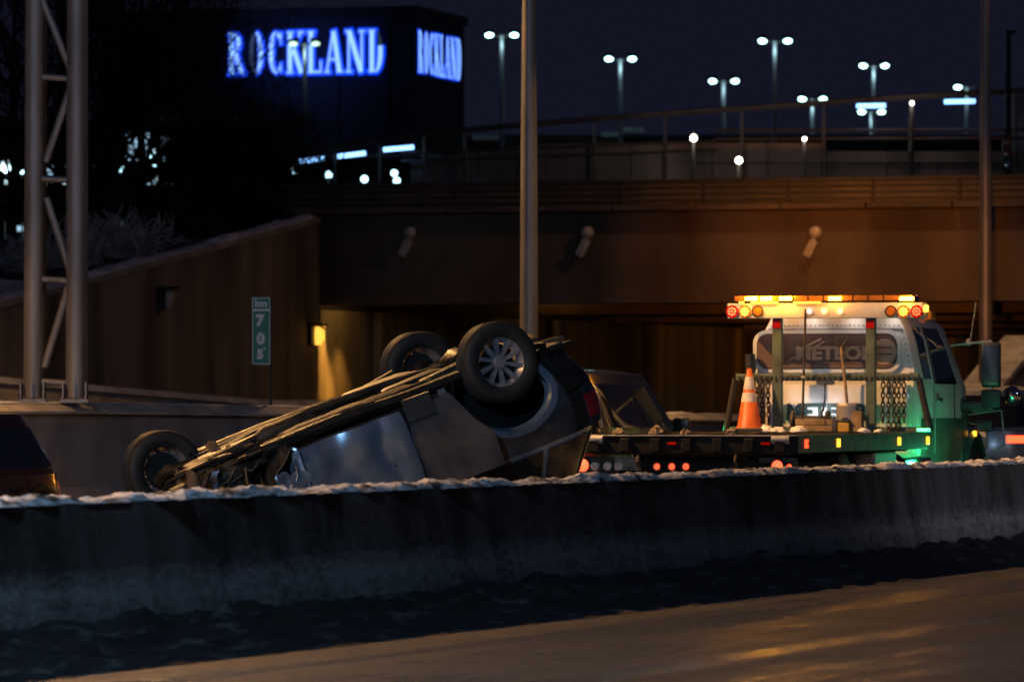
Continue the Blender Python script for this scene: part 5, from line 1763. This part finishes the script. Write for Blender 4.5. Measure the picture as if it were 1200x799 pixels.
for px, m in ((948.5, 'redwhite'), (966, 'amberhot'), (984.5, 'amberhot')):
    p = tl_(px, 364.5, RXX - .115)
    P('clearance_lamp', M[m], lambda mb: mb.lathe([(0, -.035), (.022, -.03), (.032, -.01), (.032, .02)], 14, Matrix.Translation(p) @ Matrix.Rotation(-PI / 2, 4, 'Z')), 50)
P('side_lamp', M['amber'], lambda mb: mb.bbox((RXX, br.y - .015, (bz0 + bz1) / 2 + .02), (.12, .03, .08), .01))
# light bar
lz0, lz1 = tl_(960, 353.5, RXX).z, tl_(960, 346, RXX).z
ll, lr = tl_(863, 350, RXX), tl_(1073, 350, RXX)
P('light_bar', M['black'], lambda mb: mb.bbox((RXX + .05, (ll.y + lr.y) / 2, (lz0 + lz1) / 2), (.30, ll.y - lr.y, (lz1 - lz0) * .86), .02))
M['bardome'] = mat('smoked amber dome', (.38, .15, .03), .15, col2=(.25, .09, .02), coat=.5)
n = 12
for k in range(n):
    y0 = lerp(ll.y, lr.y, (k + .04) / n); y1 = lerp(ll.y, lr.y, (k + .96) / n)
    P('bar_module', M['bardome'], lambda mb: mb.bbox((RXX - .108, (y0 + y1) / 2, (lz0 + lz1) / 2), (.03, abs(y1 - y0), (lz1 - lz0) * .8), .01))
for a, b, m in ((873, 888, 'amberflash'), (891, 905, 'amberflash'), (913, 928, 'amberflash'), (971, 986, 'amberflash'), (1054, 1071, 'amberflash')):
    p, q = tl_(a, 350, RXX - .13), tl_(b, 350, RXX - .13)
    P('flash_module', M[m], lambda mb: mb.bbox((RXX - .132, (p.y + q.y) / 2, p.z), (.02, abs(p.y - q.y), .045), .008))
for a, b in ((866, 872), (930, 962), (880, 912)):
    p, q = tl_(a, 354.5, RXX - .13), tl_(b, 354.5, RXX - .13)
    P('amber_strip', M['ambersoft'], lambda mb: mb.bbox((RXX - .132, (p.y + q.y) / 2, p.z), (.02, abs(p.y - q.y), .022), .006))
for px, e in ((880, 16), (898, 16), (921, 14), (978, 8), (1062, 7)):
    p = tl_(px, 350, RXX - .22)
    lamp('flash_light', 'POINT', (p.x + .02, p.y, p.z + .07), (1.0, .36, .02), e, tw, .03)
    lamp('flash_light', 'POINT', (RXX + .30, p.y, p.z + .05), (1.0, .42, .05), e * .35, tw, .03)
for px in (905, 1000, 1062):  # added spots: amber pool on the bridge in place of lens bloom
    p = tl_(px, 349, RXX + .2)
    lamp('bridge_glow_spot', 'SPOT', (RXX + .24, p.y, p.z + .06), (1.0, .30, .02), 24000, tw, .05, target=MTI @ at(px, 322, 127), spot=R_(8), blend=1.0)
# work lamps on the rack that light the cab back and deck
for y in (-.72, -.25, .27, .74):
    P('work_lamp', M['steel'], lambda mb: mb.bbox((RXX + .20, y, bz0 + .08), (.08, .16, .09), .015))
    P('work_lens', M['warmwhite'], lambda mb: mb.box((RXX + .245, y, bz0 + .08), (.008, .11, .06)))
    lamp('work_light', 'SPOT', (RXX + .26, y, bz0 + .06), (1.0, .82, .72), 2.6, tw, .05, target=(CX0 - .02, y * 1.1, 1.6), spot=R_(150), blend=.8)
pw = tl_(960, 496, .2)
P('work_lamp', M['steel'], lambda mb: mb.bbox((.16, pw.y, DZ + .09), (.10, .34, .06), .015))
P('work_lens', M['warmwhite'], lambda mb: mb.box((.175, pw.y, DZ + .125), (.06, .30, .008)))
lamp('work_light', 'SPOT', (.17, pw.y, DZ + .14), (.86, .90, 1.0), 34, tw, .12, target=(CX0, pw.y, DZ + .5), spot=R_(160), blend=.9)
# amber roof marker, mirror set
p = tl_(1103, 378, CX0 + 1.5)
P('roof_marker', M['amberlens'], lambda mb: mb.bbox((CX1 - .3, -.82, 2.58), (.26, .1, .12), .03))
my = -1.42
P('mirror', M['black'], lambda mb: mb.bbox((CX1 + .45, my, 1.98), (.1, .24, .56), .04), 50)
P('mirror_glass', M['chrome'], lambda mb: mb.bbox((CX1 + .395, my, 1.98), (.012, .19, .48), .004))
P('convex_mirror', M['black'], lambda mb: mb.bbox((CX1 + .45, my + .0, 1.56), (.12, .26, .24), .06), 50)
P('convex_mirror', M['chrome'], lambda mb: mb.lathe([(0, -.05), (.07, -.04), (.115, -.01), (.12, .03), (0, .05)], 18, Matrix.Translation((CX1 + .62, my - .22, 1.60)) @ Matrix.Rotation(-PI / 2, 4, 'Z')), 60)
P('mirror_arm', M['steel'], lambda mb: (mb.tube([(CX1 + .5, -.96, 1.50), (CX1 + .45, -1.2, 1.42), (CX1 + .45, my, 1.42), (CX1 + .45, my, 2.28)], .022, 8), mb.tube([(CX1 + .3, -.94, 2.22), (CX1 + .45, my, 2.27)], .018, 8)), 50)
P('mirror_arm', M['black'], lambda mb: mb.bbox((CX1 + .47, -1.18, 1.47), (.12, .5, .12), .04), 50)
P('hood_mirror', M['black'], lambda mb: mb.bbox((3.3, -1.2, 1.22), (.08, .22, .14), .03))
P('hood_mirror_arm', M['steel'], lambda mb: (mb.tube([(3.2, -.9, 1.35), (3.3, -1.42, 1.42), (3.3, -1.46, 1.0), (3.1, -1.2, .78)], .014, 6), mb.tube([(3.3, -.85, 1.3), (3.3, -1.3, 1.2)], .014, 6)), 50)
P('aerial', M['steel'], lambda mb: (mb.tube([(CX1 + .5, -1.15, 2.30), (CX1 + .5, -1.22, 2.75)], .008, 5), mb.lathe([(0, -.05), (.045, -.02), (.05, .02), (0, .05)], 12, Matrix.Translation((CX1 + .5, -1.13, 2.26)))))
# rack at the far left of the cab
P('rear_mirror', M['black'], lambda mb: mb.bbox((CX1 + .3, 1.4, 1.98), (.1, .22, .5), .04))
P('mirror_arm', M['steel'], lambda mb: mb.tube([(CX1 + .3, .95, 1.5), (CX1 + .3, 1.4, 1.5), (CX1 + .3, 1.4, 2.2), (CX1 + .3, .9, 2.2)], .018, 6))
P('exhaust_stack', M['black'], lambda mb: mb.tube([(.28, 1.02, .9), (.28, 1.02, 2.1)], .06, 12), 50)
# cab marker lamps hidden behind the bar stay off

# ================================================================== THINGS ON THE DECK
def tw_world(p): return MT @ Vector(p)
def deck_thing(name, p, label, cat, group=None, rz=0):
    t = empty(name, tw_world(p), TH + rz)
    tag(t, label, cat, group)
    return t
# traffic cone
pc = tl_(878, 502, -.25)
t = deck_thing('traffic_cone', (-.25, pc.y, DZ + .012), 'orange traffic cone with two white bands standing on the deck', 'traffic cone')
mb = MB(); mb.bbox((0, 0, .025), (.40, .40, .05), .015); mb.build('base', M['black'], t)
def cr(z): return lerp(.145, .028, z / .70)
def conepart(z0, z1, e, m, name):
    mb = MB(); mb.lathe([(cr(z0) + e - .02, z0), (cr(z0) + e, z0), (cr(z1) + e, z1), (cr(z1) + e - .02, z1)], 28, Matrix.Translation((0, 0, .05)) @ Matrix.Rotation(PI / 2, 4, 'X')); return mb.build(name, m, t, smooth=40)
mb = MB(); mb.lathe([(.16, 0), (.146, .015), (.028, .70), (.02, .71), (0, .71)], 28, Matrix.Translation((0, 0, .05)) @ Matrix.Rotation(PI / 2, 4, 'X')); mb.build('body', M['orange'], t, smooth=40)
conepart(.31, .42, .004, M['reflective'], 'reflective_band')
conepart(.46, .61, .004, M['reflective'], 'reflective_band')
mb = MB(); mb.tube([(0, 0, .74), (.0, .01, .80), (.01, -.01, .84)], [.016, .012, .008], 8); mb.build('tip', M['black'], t)
# shovel
a, b_ = tl_(993, 508, -.12), tl_(985, 398, -.06)
t = deck_thing('shovel', (-.12, a.y, DZ + .02), 'long handled shovel with a D grip leaning on the rack', 'shovel')
top = Vector((.09, b_.y - a.y, b_.z - DZ - .02)); bot = Vector((0, 0, .30))
mb = MB(); mb.tube([bot, lerp(bot, top, .5), top - Vector((0, 0, .09))], .019, 10); mb.build('shaft', M['wood'], t, smooth=50)
mb = MB(); mb.tube([top - Vector((0, 0, .12)), top + Vector((0, .065, -.01)), top + Vector((0, .065, .03)), top + Vector((0, -.065, .03)), top + Vector((0, -.065, -.01)), top - Vector((0, 0, .12))], .014, 8); mb.build('grip', M['black'], t, smooth=50)
def blade(u, v):
    y = (u - .5) * .26; z = .34 * (1 - v)
    return Vector((-.05 * (1 - (2 * u - 1) ** 2) - .02, y * (1 - .25 * max(0, v - .6)), z))
mb = MB(); mb.grid(blade, 10, 8); o = mb.build('blade', M['steel'], t, smooth=50)
md = o.modifiers.new('plate', 'SOLIDIFY'); md.thickness = .006
# long bar
a, b_ = tl_(940, 507, -.13), tl_(944, 362, -.13)
t = deck_thing('pry_bar', (-.13, a.y, DZ + .02), 'long thin bar standing upright against the light beam', 'bar')
top = Vector((0.0, b_.y - a.y, b_.z - DZ - .02))
mb = MB(); mb.tube([(0, 0, 0), top * .5, top], .015, 10); mb.build('shaft', M['grime'], t, smooth=50)
mb = MB(); mb.bbox((0, 0, .05), (.04, .05, .10), .01); mb.build('tip', M['steel'], t)
mb = MB(); mb.lathe([(0, -.03), (.022, -.02), (.022, .02), (0, .03)], 10, Matrix.Translation(top * .44)); mb.build('collar', M['steel'], t)
# hook strap hanging from the rail
a = tl_(967, 449, -.06)
t = deck_thing('hook_strap', (-.06, a.y, a.z), 'thin strap with a hook hanging in front of the big green lettering', 'strap')
mb = MB(); mb.tube([(0, 0, 0), (0, .005, -.2), (0, .02, -.30)], .010, 6); mb.build('strap', M['black'], t)
mb = MB(); mb.tube([(0, .02, -.30), (0, .05, -.36), (0, .02, -.43), (0, -.05, -.45), (0, -.09, -.41)], [.014, .018, .02, .018, .01], 8); mb.build('hook', M['grime'], t, smooth=50)
# chains
def chain(px, z_top_py, L, seed, label, links=None):
    a = tl_(px, z_top_py, -.065)
    t = deck_thing('tow_chain', (-.065, a.y, a.z), label, 'chain', 'chains hanging from the rack')
    rng = random.Random(seed)
    n = int(L / .058)
    mb = MB(); mb.tube([(0, 0, .05), (0, 0, 0), (.03, 0, -.02)], .012, 6); mb.build('hanger', M['darksteel'], t)
    proto = None
    z = -.02; y = 0
    for k in range(n):
        z -= .058; y += rng.uniform(-.003, .003)
        mtx = Matrix.Translation((0, y, z + .02)) @ Matrix.Rotation((PI / 2 if k % 2 else 0) + rng.uniform(-.3, .3), 4, 'Z')
        if proto is None:
            mb = MB()
            pts = []
            for i in range(13):
                a_ = 2 * PI * i / 12
                pts.append(Vector((0, .022 * math.cos(a_), .040 * math.sin(a_))))
            mb.tube(pts, .0095, 5, cap=False)
            proto = mb.build('link', M['grime'], t, smooth=60); proto.matrix_local = mtx
        else:
            share(proto, t, mtx)
CH = [(1035, .52, 'chain nearest the right rack post'), (1041, .60, 'second chain right of the right rack post'), (1048, .56, 'third chain right of the right rack post'), (1053, .60, 'fourth chain right of the right rack post'),
      (1059, .50, 'chain farthest right on the rack'), (887, .50, 'chain hanging just right of the traffic cone'), (893, .56, 'chain midway between the cone and the left rack post'), (900, .48, 'chain just left of the left rack post')]
for i, (px, L, lb) in enumerate(CH): chain(px, 446, L, i, lb)
# loose gear along the foot of the rack
def gear(name, px, label, cat, fn, m, x=-.2):
    a = tl_(px, 505, x)
    t = deck_thing(name, (x, a.y, DZ + .013), label, cat)
    fn(t)
    return t
def timbers(t):
    rng = random.Random(3)
    for k in range(3):
        for j in range(2):
            mb = MB(); mb.bbox((-.05 + .09 * (k % 2), .02 * k, .045 + .075 * j + .0), (.085, .46 - .05 * k, .07), .008, Matrix.Rotation(rng.uniform(-.08, .08), 3, 'Z'))
            mb.build('timber', M['wood'], t)
gear('timber_stack', 956, 'stack of short timber blocks on the deck below the lettering', 'timber', timbers, None)
def plank(t):
    mb = MB(); mb.bbox((0, 0, .125), (.05, .13, .25), .01, Matrix.Rotation(.15, 3, 'Y')); mb.build('plank', M['wood'], t)
    mb = MB(); mb.bbox((.05, -.02, .10), (.03, .11, .20), .008, Matrix.Rotation(.1, 3, 'Y')); mb.build('plank', M['wood'], t)
gear('tan_board', 1004, 'short tan board standing at the foot of the right rack post', 'board', plank, None)
def can(t):
    mb = MB(); mb.lathe([(0, 0), (.075, 0), (.08, .02), (.08, .12), (.07, .14), (.03, .15), (0, .15)], 18, Matrix.Rotation(PI / 2, 4, 'X')); mb.build('body', M['steel'], t, smooth=40)
    mb = MB(); mb.tube([(0, -.05, .15), (0, -.03, .20), (0, .03, .20), (0, .05, .15)], .008, 6); mb.build('handle', M['darksteel'], t)
    mb = MB(); mb.cyl((0, 0, .15), (0, 0, .175), .022, n=10); mb.build('cap', M['black'], t)
gear('metal_can', 974, 'round grey metal can with a handle beside the tan board', 'can', can, None)
M['yellowplastic'] = mat('yellow plastic', (.55, .33, .05), .5)
def ybox(t):
    mb = MB(); mb.bbox((0, 0, .06), (.16, .14, .12), .02); mb.build('case', M['yellowplastic'], t)
    mb = MB(); mb.bbox((0, 0, .128), (.17, .15, .02), .008); mb.build('lid', M['black'], t)
    mb = MB(); mb.tube([(0, -.04, .14), (0, -.03, .165), (0, .03, .165), (0, .04, .14)], .007, 6); mb.build('handle', M['black'], t)
gear('yellow_case', 990, 'small yellow case between the metal can and the tan board', 'case', ybox, None)
def winch(t):
    mb = MB(); mb.cyl((0, -.2, .11), (0, .2, .11), .085, n=18); mb.build('cable_drum', M['darksteel'], t, smooth=40)
    for y in (-.21, .21):
        mb = MB(); mb.lathe([(0, -.015), (.13, -.015), (.13, .015), (0, .015)], 18, Matrix.Translation((0, y, .13))); mb.build('flange', M['grime'], t, smooth=40)
gear('cable_winch', 950, 'dark cable winch behind the timber blocks', 'winch', winch, None, x=.1)
# lumps of snow
def snowlump(x, px, r, seed, label):
    a = tl_(px, 504, x)
    def fn(u, v):
        th, ph = 2 * PI * u, PI / 2 * v
        q = Vector((math.cos(th) * math.cos(ph), math.sin(th) * math.cos(ph), math.sin(ph)))
        return q * r * (1 + .45 * noise.noise(q * 2.2 + Vector((seed, 0, 0)))) * 1.0 + Vector((0, 0, -.005))
    mb = MB(); mb.grid(fn, 18, 8)
    o = mb.build('snow_lump', M['snowclean'], None, smooth=60)
    o.location = tw_world((x, a.y, DZ + .012)); o.scale = (1.2, 1.2, .9)
    tag(o, label, 'snow lump', 'snow lumps lying on the truck deck')
for i, (px, r, lb) in enumerate(((897, .09, 'snow lump at the foot of the left rack post'), (912, .075, 'small snow lump in front of the left rack post'), (936, .085, 'snow lump at the foot of the long bar'), (905, .06, 'smallest snow lump between cone and left post'),
                                 (1012, .06, 'snow lump at the foot of the tan board'), (1030, .05, 'snow lump at the foot of the right rack post'))):
    snowlump(-.30 - .05 * (i % 3), px, r, i * 7.3, lb)
for i, (x, y, r, lb) in enumerate(((-5.9, .9, .07, 'brownish snow lump nearest the left rear corner of the deck'), (-5.6, .55, .09, 'largest snow lump on the rear of the deck'), (-5.7, .2, .06, 'third snow lump along the rear of the deck'), (-5.2, -.2, .07, 'snow lump on the deck right of the dark van'))):
    def fn(u, v):
        th, ph = 2 * PI * u, PI / 2 * v
        q = Vector((math.cos(th) * math.cos(ph), math.sin(th) * math.cos(ph), math.sin(ph)))
        return q * r * (1 + .5 * noise.noise(q * 2.2 + Vector((i * 5., 3, 0)))) + Vector((0, 0, -.005))
    mb = MB(); mb.grid(fn, 18, 8); o = mb.build('snow_lump', M['mud'], None, smooth=60); o.location = tw_world((x, y, DZ + .012))
    tag(o, lb, 'snow lump', 'snow lumps lying on the truck deck')
